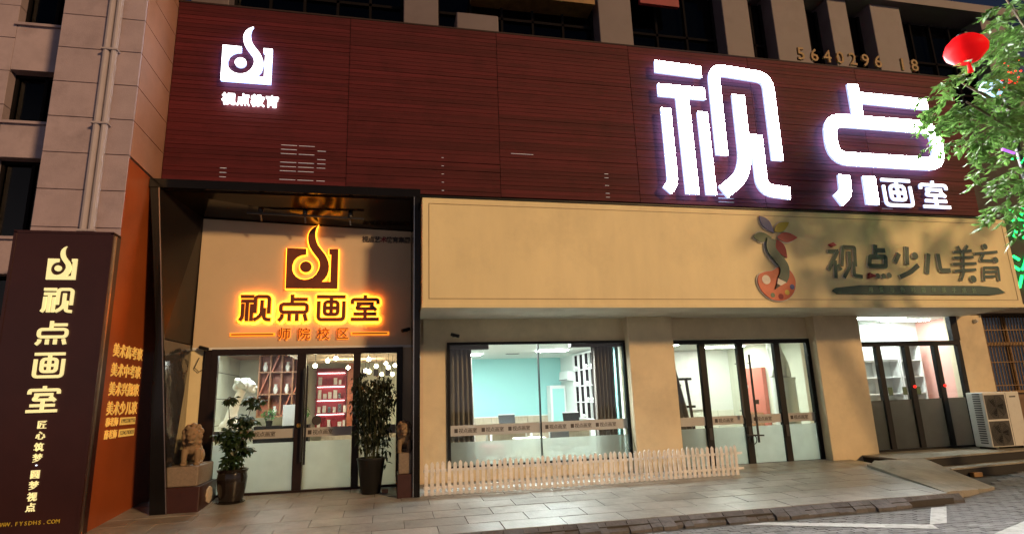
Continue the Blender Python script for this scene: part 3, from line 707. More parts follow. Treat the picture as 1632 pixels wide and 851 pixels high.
# huge white lit characters on the slats
CY=-.715; F=FR(CY)
BIG={'shi':[[(7.31,9.12),(8.5,9.07)],[(7.33,8.51),(8.53,8.5)],[(7.93,8.43),(7.94,5.97)],[(7.48,8.05),(7.48,6.38),(7.46,6.19),(7.32,6.03)],[(8.41,8.02),(8.41,5.97)],[(8.8,6.96),(8.83,9.18),(10.29,9.08),(10.26,6.91)],[(9.42,8.54),(9.39,6.87),(9.21,6.42),(8.72,6.05)],[(9.77,7.53),(9.74,6.15),(10.46,6.09)]],
'dian':[[(12.76,9.12),(12.76,8.21)],[(12.87,8.76),(14.97,8.73)],['c',(11.86,8.08),(15.04,8.08),(15.0,7.06),(11.84,7.06)],[(12.05,6.62),(12.02,6.15),(11.76,5.97)],[(12.76,6.62),(12.74,5.9)]]}
WID={'shi':[.30,.31,.32,.24,.25,.29,.32,.30],'dian':[.31,.30,.34,.32,.35]}
for k,lab in (('shi','huge white glowing character with a tall rounded arch on the slatted facade'),('dian','huge white glowing character with a flat rounded loop on the slatted facade')):
    mb=MB()
    for i,(s_,w) in enumerate(zip(BIG[k],WID[k])):
        cl=s_[0]=='c'; s_=s_[1:] if cl else s_
        stroke(mb,s_,w,F,.13+.001*i,.20+.0013*i,.42 if cl else .30,cl,side=1,back=2)
    build(mb,'sign_character',['led_white','led_side','bloom_back'],label=lab,cat='sign',group='huge lit characters on the slatted facade')
for g,x,w,lab in (('hua',13.22,.86,'small white glowing boxed character between the huge characters and the leaves'),('shi4',14.36,.82,'small white glowing roofed character below the tree branches')):
    mb=MB(); glyph(mb,place(GL[g],x,5.93,w,.70),.078,F,.05,.085,.10,side=1,back=1)
    build(mb,'sign_character',['led_text','led_side'],label=lab,cat='sign',group='small lit characters on the slatted facade')
# white logo sign at the left
lg=empty('logo_sign',(-1.63,-.8,7.5),'white glowing logo sign with four small characters on the slatted facade','sign')
f=off2(F,-2.10,7.95,.94); mb=MB(); mb.prism(LOGO,f,.09,.14,side=1); mb.prism(LDOT,f,.09,.141,side=1); eo=build(mb,'emblem',['led_small','led_side'],lg); mb=MB(); mb.prism(LOGO,f,.084,.0885); build(mb,'back_light','bloom_back',eo)  # unseen blue glow added behind the emblem for its halo
for i,ch in enumerate('视点教育'): build(text(MB(),ch,-1.945+i*.272,7.60,.265,F,.03,.08,.010),'character','led_text',lg)

# entrance portal of glossy black panels
pt=empty('entrance_portal',(-.6,-.6,-.05),'glossy black metal portal with mirrored ceiling round the entrance','portal')
G='black_gloss'
build(MB().prism([(-3.04,5.69),(-2.87,5.54),(-2.56,2.80),(-2.26,-.08),(-2.52,-.08),(-2.60,.99),(-2.655,1.74),(-2.69,2.87),(-2.89,4.54)],FR(-1.2),-.06,0),'column',G,pt)
build(MB().hexa([(-2.36,-1.195,2.80-.0),(-2.47,.02,2.80),(-2.62,.02,2.80),(-2.64,-1.195,2.80)],[(-2.87,-1.195,5.53),(-2.44,.02,5.4),(-2.6,.02,5.4),(-2.95,-1.195,5.53)]) if False else
      MB().hexa([(-2.57,-1.19,2.80),(-2.45,.0,2.80),(-2.60,.0,2.80),(-2.66,-1.19,2.80)],[(-2.86,-1.19,5.53),(-2.43,.0,5.40),(-2.60,.0,5.40),(-2.93,-1.19,5.53)]),'reveal_panel','black_panel',pt)
build(MB().hexa([(-2.30,-1.19,.0),(-2.44,-.02,.0),(-2.50,-.02,.0),(-2.36,-1.19,.0)],[(-2.56,-1.19,2.78),(-2.45,-.02,2.78),(-2.51,-.02,2.78),(-2.63,-1.19,2.78)]),'reveal_panel','mirror_panel',pt,label='crinkled mirror finish panel inside the portal')
bx('beam',-3.04,1.82,-1.215,-1.09,5.53,5.70,G,pt,bevel=.006)
build(MB().hexa([(-2.87,-1.09,5.505),(1.74,-1.09,5.505),(1.70,.03,5.16),(-2.43,.03,5.33)],[(-2.87,-1.09,5.53),(1.74,-1.09,5.53),(1.70,.03,5.19),(-2.43,.03,5.36)]),'ceiling_panel',G,pt)
bx('column',1.70,1.815,-1.21,.0,-.1,5.53,G,pt,bevel=.004)
build(MB().box(1.69,1.705,-1.225,-1.213,-.1,5.53),'steel_edge','steel',pt); build(MB().bar((-2.87,-1.206,5.53),(-2.27,-1.206,-.05),.016),'steel_edge','alu_edge',pt)

# entrance signboard with back-lit characters
BY=-.04
es=empty('entrance_signboard',(-.4,-.02,2.72),'beige signboard over entrance with dark halo-lit orange characters','sign')
build(MB().prism([(-2.43,2.74),(1.69,2.74),(1.69,5.155),(-2.43,5.315)],FR(BY),-.06,0),'board','board_cream',es)
bx('bottom_strip',-2.43,1.69,BY-.004,BY+.05,2.69,2.738,'white_paint',es)
F=FR(BY)
f=off2(F,-.79,3.885,1.0)
def tube_outline(pts,fn,d,r,closed=True):
    return MB().tube([fn(a,b,d) for a,b in pts],r,6,closed)
em=MB(); em.prism(LOGO,f,.06,.10); em.prism(LDOT,f,.06,.1005); eo=build(em,'emblem','face_brown',es)
lp=[p for i,p in enumerate(LOGO)]
mb=tube_outline(lp,f,.034,.027); 
mb2=tube_outline(LDOT,f,.034,.027); mb.add(mb2.v,mb2.f); build(mb,'halo_rim','neon_strong',eo); build(MB().prism(LOGO,f,.030,.034),'back_light','neon_back',eo)
for g,x in (('shi',-1.60),('dian',-.885),('hua',-.17),('shi4',.50)):
    sts=place(GL[g],x,3.245,.53,.49)
    c=build(glyph(MB(),sts,.066,F,.065,.10,.06,ext=.012),'character','face_brown',es)
    build(glyph(MB(),sts,.098,F,.032,.05,.07,ext=.028,back=1),'halo_rim',['neon','neon_back'],c)
for i,ch in enumerate('师院校区'):
    x=-.775+i*.37; c=build(text(MB(),ch,x,2.985,.25,F,.045,.06,.004),'character','face_brown',es)
    build(text(MB(),ch,x,2.98,.258,F,.020,.03,.015),'halo_rim','neon_soft',c)
for a,b2 in ((-1.75,-.98),(.52,1.22)):
    c=bx('underline_bar',a,b2,BY-.055,BY-.035,2.965,2.99,'face_brown',es); bx('halo_rim',a-.03,b2+.03,BY-.03,BY-.012,2.945,3.01,'neon_soft',c)
for i,ch in enumerate('视点艺术教育集团'):
    build(text(MB(),ch,.735+i*.125,4.965,.135,F,.002,.02,.022),'character','c_crimson' if i==3 else 'ink',es)
# track light under the portal ceiling
tk=empty('track_light',(-.4,-.6,5.25),'black unlit ceiling track with three spotlights over the signboard','spotlight')
build(MB().bar((-1.5,-.6,5.29),(.72,-.6,5.24),.035),'rail','black_metal',tk)
for x in (-1.25,-.42,.45):
    z=5.29-(x+1.5)*.0225; build(MB().tube([(x,-.60,z+.02),(x,-.60,z+.10)],.045,10),'spot_head','black_metal',tk); build(MB().tube([(x,-.60,z-.02),(x+.01,-.52,z-.12)],.018,6),'spot_arm','steel',tk)
    build(MB().bar((x,-.6,z+.1),(x,-.6,z+.13),.012),'hanger','black_metal',tk)

# security cameras
def seccam(x,y,z,dx,lab):
    e=empty('security_camera',(x,y,z),lab,'camera','small security cameras on the facade')
    bx('bracket',x-.025,x+.025,y-.02,y+.0,z-.03,z+.03,'black_metal',e)
    build(MB().bar((x,y-.01,z),(x,y-.09,z-.02),.02),'arm','black_metal',e)
    build(MB().tube([(x-.06*dx,y-.10,z+.02),(x+.10*dx,y-.16,z-.03)],.036,10),'body','black_metal',e)
seccam(-2.22,-.02,2.72,1,'black security camera above the cream door pier of the entrance')
seccam(1.60,-.10,3.03,-1,'black security camera on the signboard beside its right edge bar')
seccam(2.58,-.0,2.92,1,'black security camera on the cream lintel above the curtained window')
e=empty('dome_lamp',(16.1,-.06,3.18),'small pale round fitting at the top of the end pillar','lamp'); build(MB().ball((16.1,-.10,3.15),.05),'shade','c_white',e); bx('base',16.06,16.14,-.065,-.05,3.1,3.2,'c_white',e)
build(MB().tube([(-2.3,-.03,2.55),(-2.36,-.06,2.36),(-2.28,-.06,2.28),(-2.2,-.03,2.34),(-2.19,-.06,2.62)],.008,6),'loose_cable','black_metal',label='thin black cable looping down beside the entrance pier',cat='cable')

# ================================================================== FRONT OBJECTS
# picket fence
fe=empty('picket_fence',(5.07,-1.15,walk_z(-1.15)),'low white picket fence standing on the walkway before the window','fence')
fz=walk_z(-1.15); w,h=.031,.56
pk=MB(); pk.prism([(-w,0),(w,0),(w,h-.03),(w*.55,h-.005),(0,h+.012),(-w*.55,h-.005),(-w,h-.03)],lambda u,v,d:(u,-d,v),-.009,.009)
pkm=pk.mesh('picket','picket')
x=1.93; i=0
while x<8.2:
    o=bpy.data.objects.new('picket',pkm); COL.objects.link(o); o.parent=fe; dy=.03*math.sin(x*1.1)
    o.location=Vector((x,-1.15-.013+dy,fz+.004))-wpos(fe); o.rotation_euler=(random.uniform(-.03,.03),random.uniform(-.018,.018),0); o.scale=(1,1,random.uniform(.97,1.03)); x+=.1035; i+=1
for zz in (.13,.42):
    for a,b2 in ((1.88,3.44),(3.45,5.02),(5.03,6.60),(6.61,8.30)):
        build(MB().bar((a,-1.142+.03*math.sin(a*1.1),fz+zz),(b2,-1.142+.03*math.sin(b2*1.1),fz+zz+.0),.016,.045),'rail','picket',fe)
bx('base_board',1.9,8.2,-1.10,-1.07,fz+.005,fz+.05,'white_paint',fe)

# stone lions
def remesh(o,v=.016,it=4):
    r=o.modifiers.new('remesh','REMESH'); r.mode='VOXEL'; r.voxel_size=v; r.use_smooth_shade=True
    s_=o.modifiers.new('smooth','SMOOTH'); s_.iterations=it; s_.factor=.5
def lion(x,y,z,s,parent,rz=0):
    mb=MB(); c,sn=math.cos(rz),math.sin(rz)
    P=lambda a,b,d:(x+(a*c-b*sn)*s, y+(a*sn+b*c)*s, z+d*s)
    def B(p,r): mb.ball(P(*p),tuple(k*s for k in r),12,8,Matrix.Rotation(rz,3,'Z'))
    B((0,.05,.34),(.17,.30,.14)); B((0,-.16,.40),(.19,.16,.19)); B((0,.30,.27),(.18,.16,.22))
    for q in (-1,1):
        mb.tube([P(q*.12,-.24,.34),P(q*.13,-.26,.15),P(q*.13,-.27,.03)],[.075*s,.06*s,.055*s],8); B((q*.13,-.31,.03),(.07,.09,.045))
        B((q*.15,.27,.17),(.08,.16,.15)); B((q*.15,.14,.035),(.06,.15,.04))
        B((q*.09,-.33,.78),(.04,.03,.05)); B((q*.065,-.44,.66),(.028,.025,.024)); B((q*.15,-.28,.60),(.06,.08,.08)); B((q*.16,-.2,.70),(.06,.07,.07)); B((q*.14,-.25,.49),(.06,.07,.07)); B((q*.10,-.15,.80),(.06,.07,.06))
    B((0,-.24,.56),(.17,.16,.18)); B((0,-.29,.66),(.145,.14,.15)); B((0,-.42,.58),(.10,.10,.07)); B((0,-.50,.61),(.04,.03,.03)); B((0,-.42,.49),(.075,.08,.03)); B((0,-.36,.74),(.1,.05,.04))
    B((0,-.08,.66),(.14,.12,.16)); B((0,-.17,.83),(.07,.08,.06)); B((0,-.02,.50),(.13,.13,.14))
    mb.tube([P(0,.42,.25),P(0,.50,.42),P(0,.42,.58)],[.05*s,.06*s,.03*s],8); B((0,.44,.58),(.07,.07,.10))
    for k in range(9): B((math.sin(k*2.4)*.16,-.12+math.cos(k*2.4)*.06,.48+k*.042),(.045,.05,.045))
    o=build(mb,'lion_body','lion_stone',parent); remesh(o,.013*max(s,.8),2); return o
l1=empty('stone_lion',(-2.1,-.66,-.05),'carved stone lion on a red brown pedestal with round pale emblem','statue','stone lions by the entrance')
bx('pedestal',-2.44,-1.80,-1.19,-.14,-.07,.34,'lion_base',l1,bevel=.012); bx('stone_block',-2.36,-1.86,-1.12,-.20,.341,.66,'granite_block',l1,bevel=.02)
mb=MB(); mb.prism([( -.66+.17*(1+.07*math.cos(8*a*.2244))*math.cos(a*.2244), .14+.135*(1+.07*math.cos(8*a*.2244))*math.sin(a*.2244)+(-.06 if False else 0)) for a in range(28)],SX(-1.80),.001,.03); build(mb,'round_emblem','emblem_stone',l1,bevel=.008)
lion(-2.11,-.64,.65,.80,l1,R(10))
l2=empty('stone_lion',(1.60,-.9,-.05),'small carved stone lion on a reddish pedestal next to the portal column','statue','stone lions by the entrance')
bx('pedestal',1.42,1.69,-1.18,-.62,-.07,.34,'lion_base',l2,bevel=.012); bx('stone_block',1.44,1.67,-1.13,-.66,.341,.70,'granite_block',l2,bevel=.015)
lion(1.555,-.82,.69,.66,l2,R(-4))

# potted plants
def leaves(mb,pts,L,wd,droop,rng,spread=1.0):
    for p in pts:
        a=rng.uniform(0,2*math.pi); t=rng.uniform(-.9,.5)*spread-droop
        d=Vector((math.cos(a)*math.cos(t),math.sin(a)*math.cos(t),math.sin(t))); s_=d.cross(Vector((0,0,1))).normalized(); s_=(s_+Vector((0,0,rng.uniform(-.5,.5)))).normalized()
        n_=d.cross(s_); l_=L*rng.uniform(.7,1.25); w_=wd*rng.uniform(.7,1.2); p=Vector(p)
        mb.add([p,p+d*l_*.45+s_*w_-n_*w_*.3,p+d*l_-Vector((0,0,l_*.18)),p+d*l_*.45-s_*w_-n_*w_*.3,p+d*l_*.5],[(0,1,4),(1,2,4),(2,3,4),(3,0,4)])
def cluster(c,r,n,rng):
    o=[]
    for _ in range(n):
        while True:
            v=Vector((rng.uniform(-1,1),rng.uniform(-1,1),rng.uniform(-1,1)))
            if v.length<1: break
        o.append((c[0]+v.x*r[0],c[1]+v.y*r[1],c[2]+v.z*r[2]))
    return o
rng=random.Random(3)
pA=empty('potted_plant',(-1.45,-.55,-.03),'leafy umbrella plant in a dark glazed round pot beside the lion','plant')
mb=MB(); mb.sm=True; mb.lathe([(.15,0),(.19,.03),(.235,.25),(.25,.42),(.235,.50),(.255,.53),(.265,.56),(.24,.565),(.22,.54)],(-1.45,-.55,-.03),28); build(mb,'pot','pot_glaze',pA)
build(MB().lathe([(.22,.51),(.20,.52),(.02,.53)],(-1.45,-.55,-.03),16),'soil','soil',pA)
build(MB().lathe([(.22,-.0),(.24,.02),(.22,.03)],(-1.45,-.55,-.032),24),'saucer','pot_glaze',pA)
st_=MB()
cl=[((-1.60,-.58,1.74),(.13,.12,.07),26),((-1.18,-.55,1.70),(.19,.16,.13),60),((-1.38,-.55,1.40),(.2,.16,.14),60),((-1.25,-.5,1.36),(.15,.14,.12),40),((-1.45,-.55,1.12),(.29,.22,.16),130),((-1.42,-.55,.90),(.26,.22,.17),130),((-1.48,-.55,.70),(.2,.2,.13),70),((-1.72,-.5,1.12),(.09,.09,.05),12)]
lf=MB()
for c,r,n_ in cl:
    st_.tube([(-1.45+rng.uniform(-.05,.05),-.55,.48),((c[0]-1.45)/2+rng.uniform(-.03,.03),c[1],(c[2]+.5)/2),c],[.012,.010,.006],6)
    for q in cluster(c,r,n_//3+3,rng):
        k=rng.randint(5,7)                      # leaflets radiate like an umbrella
        for j in range(k):
            a=2*math.pi*j/k+rng.uniform(-.2,.2); d=Vector((math.cos(a),math.sin(a),rng.uniform(-1.5,.3))).normalized(); s_=d.cross(Vector((rng.uniform(-.6,.6),rng.uniform(-1,.2),1))).normalized(); l_=rng.uniform(.09,.14); w_=l_*.24; p=Vector(q)
            lf.add([p,p+d*l_*.55+s_*w_,p+d*l_-Vector((0,0,.02)),p+d*l_*.55-s_*w_,p+d*l_*.5+Vector((0,0,.008))],[(0,1,4),(1,2,4),(2,3,4),(3,0,4)])
build(st_,'stems','stem',pA); build(lf,'foliage','leaf_pot',pA)
pB=empty('potted_plant',(.95,-.55,-.03),'dense dark bushy plant in a tall tapered black pot by the door','plant')
mb=MB(); mb.sm=True; mb.lathe([(.16,0),(.175,.02),(.25,.58),(.265,.60),(.265,.63),(.24,.635),(.235,.60)],(.95,-.55,-.03),28); build(mb,'pot','pot_black',pB)
build(MB().lathe([(.235,.58),(.2,.59),(.02,.60)],(.95,-.55,-.03),16),'soil','soil',pB)
st_=MB(); lf=MB()
for k in range(13):
    a=rng.uniform(0,6.28); t=Vector((.95+.40*math.cos(a)*rng.uniform(.3,1),-.55+.32*math.sin(a),rng.uniform(1.5,2.1))); b0=Vector((.95+.1*math.cos(a),-.55+.1*math.sin(a),.55)); mid=(b0+t)/2+Vector((rng.uniform(-.05,.05),0,.1))
    st_.tube([b0,mid,t],[.011,.009,.005],5)
pts=cluster((.98,-.55,1.62),(.44,.34,.42),950,rng)+cluster((.97,-.55,1.10),(.36,.3,.48),620,rng)+cluster((.70,-.5,1.95),(.14,.12,.24),70,rng)+cluster((1.22,-.55,.62),(.12,.1,.18),18,rng)+cluster((1.10,-.55,1.98),(.26,.2,.14),90,rng)
leaves(lf,pts,.115,.024,.55,rng)
build(st_,'stems','stem',pB); build(lf,'foliage','leaf_dark',pB)
bx('timber_block',1.15,1.27,-.62,-.50,-.03,.03,'wood',label='small timber offcut on the ground beside the black pot',cat='block')
bb=build(MB().box(13.25,13.48,-1.72,-1.62,LOT,LOT+.09),'loose_brick','rust',bevel=.01,label='loose orange brick lying at the foot of the steps',cat='brick')

# outdoor air conditioner unit on the platform
ac=empty('air_conditioner',(15.5,-.55,.065),'white outdoor air conditioner unit with two fans on the platform','air conditioner')
ax0,ax1,ay0,ay1,az0,az1=14.98,16.05,-.80,-.38,.075,1.36
bx('cabinet',ax0,ax1,ay0,ay1,az0+.04,az1,'ac_white',ac,bevel=.02)
for k in range(22):
    zz=az0+.12+k*.053; bx('side_vent',ax0-.006,ax0+.002,ay0+.08,ay0+.26,zz,zz+.026,'ac_dark',ac)
for zc in (.42,1.02):
    bx('fan_recess',ax0+.03,ax0+.62,ay0-.004,ay0+.006,zc-.28,zc+.28,'ac_dark',ac)
    mb=MB()
    for q in range(6): mb.tube([(ax0+.325+(.05+.042*q)*math.cos(a*.2618),ay0-.012,zc+(.05+.042*q)*math.sin(a*.2618)) for a in range(24)],.0045,4,True)
    for q in range(8): mb.bar((ax0+.325,ay0-.014,zc),(ax0+.325+.26*math.cos(q*.785),ay0-.014,zc+.26*math.sin(q*.785)),.006)
    build(mb,'fan_grille','ac_dark',ac)
    mb=MB()
    for q in range(3):
        a=q*2.094; mb.prism([(.03*math.cos(a),.03*math.sin(a)),(.2*math.cos(a-.3),.2*math.sin(a-.3)),(.22*math.cos(a+.35),.22*math.sin(a+.35)),(.05*math.cos(a+.9),.05*math.sin(a+.9))],off2(FR(ay0-.005),ax0+.325,zc),.001,.004)
    build(mb,'fan_blade','frame_dark',ac)
bx('panel_seam',ax0+.66,ax0+.667,ay0-.003,ay0+.004,az0+.05,az1-.02,'ac_dark',ac); bx('badge',ax1-.30,ax1-.12,ay0-.004,ay0+.003,az1-.13,az1-.10,'ac_dark',ac)
for x in (ax0+.1,ax1-.18): bx('foot',x,x+.08,ay0+.01,ay1-.01,.066,az0+.042,'ac_dark',ac)
build(MB().tube([(ax1-.05,ay0-.03,.42),(ax1-.02,ay0-.07,.28),(ax1-.12,ay0-.05,.20),(ax1-.06,ay0-.03,.12)],.016,6),'hose','c_orange',ac)

# ================================================================== NEIGHBOUR ON THE RIGHT
nbld=empty('neighbour_building',(20,1,0),'dim brown neighbouring shop with barred window beside the end pillar','building')
mat('brown_wall',(.20,.12,.075),.75,var=.25,scale=2,grime=(1.2,.5)); mat('dark_wall',(.05,.045,.045),.8,var=.3,scale=2)
bx('wall',16.36,27,.30,.6,-.4,1.36,'brown_wall',nbld); bx('wall',16.36,16.78,.30,.6,1.36,3.32,'brown_wall',nbld); bx('wall',19.3,27,.30,.6,1.36,3.32,'brown_wall',nbld)
bx('upper_wall',16.25,27,.10,.6,3.32,9.3,'dark_wall',nbld)
nw=bx('window',16.78,19.3,.50,.52,1.36,3.32,'dark_glass',nbld)
mb=MB()
for k in range(24): x=16.83+k*.105; mb.bar((x,.33,1.36),(x,.33,3.32),.016)
for zz in (1.5,2.1,2.55,2.95): mb.bar((16.78,.318,zz),(19.3,.318,zz),.022)
build(mb,'window_bars','rust',nw)
for x in (17.6,18.5): bx('window_post',x,x+.07,.38,.48,1.36,3.32,'rust',nw)
bx('window_rail',16.78,19.3,.37,.47,2.55,2.63,'rust',nw)
bx('window_sill',16.7,19.35,.2,.31,1.30,1.359,'rust',nw)
mb=MB()
for k in range(24):
    x=16.83+k*.105; mb.tube([(x,.30,2.50),(x+.05,.29,2.56),(x+.105,.30,2.50)],.007,4)
build(mb,'bar_scrolls','rust',nw)
bx('roller_housing',16.4,27,-.25,.29,3.33,3.7,'dark_wall',nbld)
# shelves of goods dimly seen behind the bars
gsn=empty('neon_sign',(18.6,-.1,4.0),'green neon character sign on the neighbouring shop front','sign')
for ch,x,z,sz in (('治',18.35,4.50,1.05),('洽',18.55,5.9,1.0)):
    build(text(MB(),ch,x,z,sz,FR(.08),.02,.06,-.006),'character','green_led',gsn)

# ================================================================== TREE WITH FESTIVE LIGHTS
tr_=empty('street_tree',(16.4,-5.0,LOT),'leafy green street tree hung with coloured lights in front of the facade','tree')
tm=MB(); tm.sm=True
tm.tube([(16.4,-5.0,LOT),(16.1,-4.95,1.2),(15.5,-4.8,2.8),(14.8,-4.6,4.2),(14.3,-4.5,5.6),(14.0,-4.5,7.0),(13.9,-4.5,8.4)],[.17,.14,.125,.11,.09,.07,.04],10)
rng=random.Random(11)
limbs=[]
for b0,t,r in (((14.9,-4.63,3.9),(12.1,-4.5,5.15),.05),((14.2,-4.45,4.8),(11.4,-4.6,6.55),.055),((14.1,-4.5,5.6),(11.7,-4.2,7.3),.05),((14.0,-4.5,6.6),(12.6,-4.8,8.7),.05),((14.2,-4.45,4.9),(16.6,-4.5,6.6),.05),((14.0,-4.5,6.4),(15.8,-4.2,8.6),.05),((14.1,-4.5,5.4),(13.7,-5.9,7.4),.05),((14.1,-4.5,5.5),(14.2,-3.2,7.2),.05),((14.75,-4.6,4.3),(12.6,-4.4,4.5),.035)):
    b0=Vector(b0); t=Vector(t); mid=(b0+t)/2+Vector((0,rng.uniform(-.15,.15),.28)); tm.tube([b0,mid,t],[r,r*.7,r*.3],7); limbs.append((b0,mid,t))
build(tm,'trunk','bark',tr_)
tw=MB(); lm=MB(); sprays=[]
SHX=.22
blobs=[((12.25,-4.5,4.72),(.78,.7,.42),17),((11.95,-4.5,5.25),(.55,.6,.38),12),((12.75,-4.5,5.6),(.6,.7,.4),12),((11.45,-4.55,6.05),(.52,.6,.36),13),((12.15,-4.5,6.45),(.75,.7,.42),20),((11.3,-4.5,6.6),(.5,.6,.35),12),((11.75,-4.4,7.0),(.6,.6,.36),14),((12.9,-4.5,6.6),(.7,.8,.5),17),((12.95,-4.6,7.9),(.8,.9,.65),30),((13.55,-4.6,8.7),(.8,.9,.6),26),((13.5,-4.6,7.1),(.7,.9,.6),18),
       ((13.9,-5.5,7.2),(.9,.8,.8),24),((14.2,-3.5,7.2),(.9,.7,.8),20),((15.6,-4.4,6.6),(1.1,1,.9),30),((15.4,-4.3,8.2),(1.1,1,.8),30),((14.2,-4.5,8.9),(1,1,.6),24),((13.6,-4.5,5.4),(.6,.7,.4),12),((13.0,-4.45,4.6),(.5,.5,.3),9)]
for c,r,n_ in blobs:
    c=(c[0]+SHX,c[1],c[2])
    for q in cluster(c,r,int(n_*1.7),rng): sprays.append((Vector(q),Vector(c)))
for q,c in sprays:
    out=(q-c); out.z*=.4
    if out.length<.05: out=Vector((rng.uniform(-1,1),rng.uniform(-1,1),0))
    out.normalize(); L=rng.uniform(.28,.5); path=[]
    for k in range(5):
        t=k/4; path.append(q+out*L*t+Vector((0,0,-.22*L*t*t*2.2)))
    tw.tube(path,[.006,.005,.004,.003,.002],3)
    for k in range(13):
        t=.05+.95*k/12; i=min(3,int(t*4)); p=path[i].lerp(path[i+1],t*4-i)
        sd=out.cross(Vector((0,0,1))).normalized()*(1 if k%2 else -1)
        d=(out*.5+sd*rng.uniform(.5,1.0)+Vector((rng.uniform(-.3,.3),rng.uniform(-.3,.3),rng.uniform(-.75,.15)))).normalized()
        s_=d.cross(Vector((rng.uniform(-.4,.4),rng.uniform(-.4,.4),1))).normalized(); l_=rng.uniform(.13,.21); w_=l_*rng.uniform(.22,.30); n3=d.cross(s_)
        lm.add([p,p+d*l_*.42+s_*w_+n3*w_*.35,p+d*l_+Vector((0,0,-.02)),p+d*l_*.42-s_*w_+n3*w_*.35,p+d*l_*.5],[(0,1,4),(1,2,4),(2,3,4),(3,0,4)])
build(tw,'twigs','bark',tr_,kind='stuff'); build(lm,'crown','leaf_tree',tr_)
# things hanging in the tree
ln=empty('red_lantern',(11.75,-4.55,7.35),'plain glowing red lantern hanging high in the tree','lantern')
mb=MB(); mb.sm=True; mb.lathe([(.10,0),(.22,.06),(.33,.18),(.35,.28),(.30,.40),(.2,.50),(.10,.53)],(11.72,-4.55,7.40),20); build(mb,'shade','lantern',ln)
build(MB().lathe([(.10,0),(.10,.05)],(11.72,-4.55,7.93),12),'top_cap','black_metal',ln); build(MB().tube([(11.72,-4.55,7.98),(12.05,-4.5,8.05),(12.6,-4.6,8.3)],.012,5),'cord','black_metal',ln); build(MB().tube([(11.72,-4.55,7.40),(11.72,-4.55,7.2)],[.02,.045],8),'tassel','lantern',ln)
rs=empty('red_light_cluster',(11.98,-4.6,6.6),'small cluster of red string lights among the leaves','lights'); mb=MB(); rng=random.Random(5)
for _ in range(26): mb.ball((11.98+rng.gauss(0,.09),-5.0+rng.gauss(0,.08),6.80+rng.gauss(0,.13)),rng.uniform(.008,.018),6,4)
build(mb,'bulbs','red_led',rs,kind='stuff')
gsx=empty('green_light_string',(12.2,-4.9,4.6),'string of green fairy lights wound through low branches','lights'); mb=MB(); path=[]
for k in range(70):
    t=k/69; p=(12.25+.42*math.sin(t*17)+rng.gauss(0,.03),-4.95+.12*math.cos(t*13),4.25+1.15*t+rng.gauss(0,.05)); path.append(p); mb.ball(p,rng.uniform(.010,.024),6,4)
build(mb,'bulbs','green_led',gsx,kind='stuff'); build(MB().tube(path,.003,3),'wire','black_metal',gsx)
build(MB().tube([(11.48,-4.95,5.48),(11.72,-4.95,5.42)],.022,8),'violet_light_tube','violet_led',label='short violet light tube poking out of the leaves',cat='lights')
gl_=empty('globe_lamp',(12.75,-4.0,LOT),'pale blue white glowing globe lamp on a pole behind the leaves','street lamp')
build(MB().tube([(13.35,-3.9,LOT),(13.35,-3.9,7.6),(13.0,-3.95,7.62)],[.06,.045,.03],10),'pole','black_metal',gl_); build(MB().ball((12.95,-3.95,7.30),.20,18,12),'globe','lamp_globe',gl_); build(MB().lathe([(.06,0),(.08,.06),(.03,.12)],(12.95,-3.95,7.50),12),'collar','black_metal',gl_)

# ================================================================== INSIDE THE ROOMS
def ceil_light(x0,x1,y0,y1,z,m,lab,grp=None):
    e=empty('ceiling_light',((x0+x1)/2,(y0+y1)/2,z),lab,'light',grp); bx('frame',x0-.03,x1+.03,y0-.03,y1+.03,z-.012,z-.001,'white_paint',e); bx('diffuser',x0,x1,y0,y1,z-.03,z-.0125,m,e); return e
# lobby
ceil_light(-2.2,-1.0,.9,2.2,2.82,'lobby_light','white ceiling panel over the plaster bust in the lobby')
ceil_light(-.2,1.0,2.4,2.9,2.82,'warm_strip','warm ceiling strip behind the hanging bulbs in the lobby')
rng=random.Random(21)
for r_ in range(5):
    for c_ in range(4):
        bx('wall_tile',-2.60,-2.588,.32+c_*1.06+.008,.32+(c_+1)*1.06-.008,r_*.6+.008,(r_+1)*.6-.008,'tile_in',mbld)
bl=[(-.30,1.1,2.42),(-.08,1.5,2.55),(.12,1.2,2.58),(.30,2.6,2.45),(.55,1.0,2.62),(.82,1.3,2.55),(.98,1.7,2.42),(1.25,1.2,2.36),(1.2,2.4,2.52),(.72,2.4,2.36),(.84,.9,2.26),(1.35,1.9,2.24),(1.42,2.9,2.5),(1.1,3.2,2.3)]
for i,(x,y,z) in enumerate(bl):
    e=empty('hanging_bulb',(x,y,z),'round glowing bulb hanging from the slatted lobby ceiling','light','hanging bulbs in the lobby')
    build(MB().ball((x,y,z),.045,12,8),'globe','bulb',e); build(MB().tube([(x,y,z+.04),(x,y,2.82)],.005,4),'cord','black_metal',e); build(MB().lathe([(.018,.04),(.02,.08)],(x,y,z),8),'socket','steel',e)
for k in range(11):
    bx('ceiling_slat',-.9,1.85,.5+k*.36,.56+k*.36,2.66,2.74,'wood_pale',mbld)
for k in range(4): bx('ceiling_strip_light',-.7,1.8,1.42+k*.72,1.44+k*.72,2.77,2.79,'strip_line',mbld)
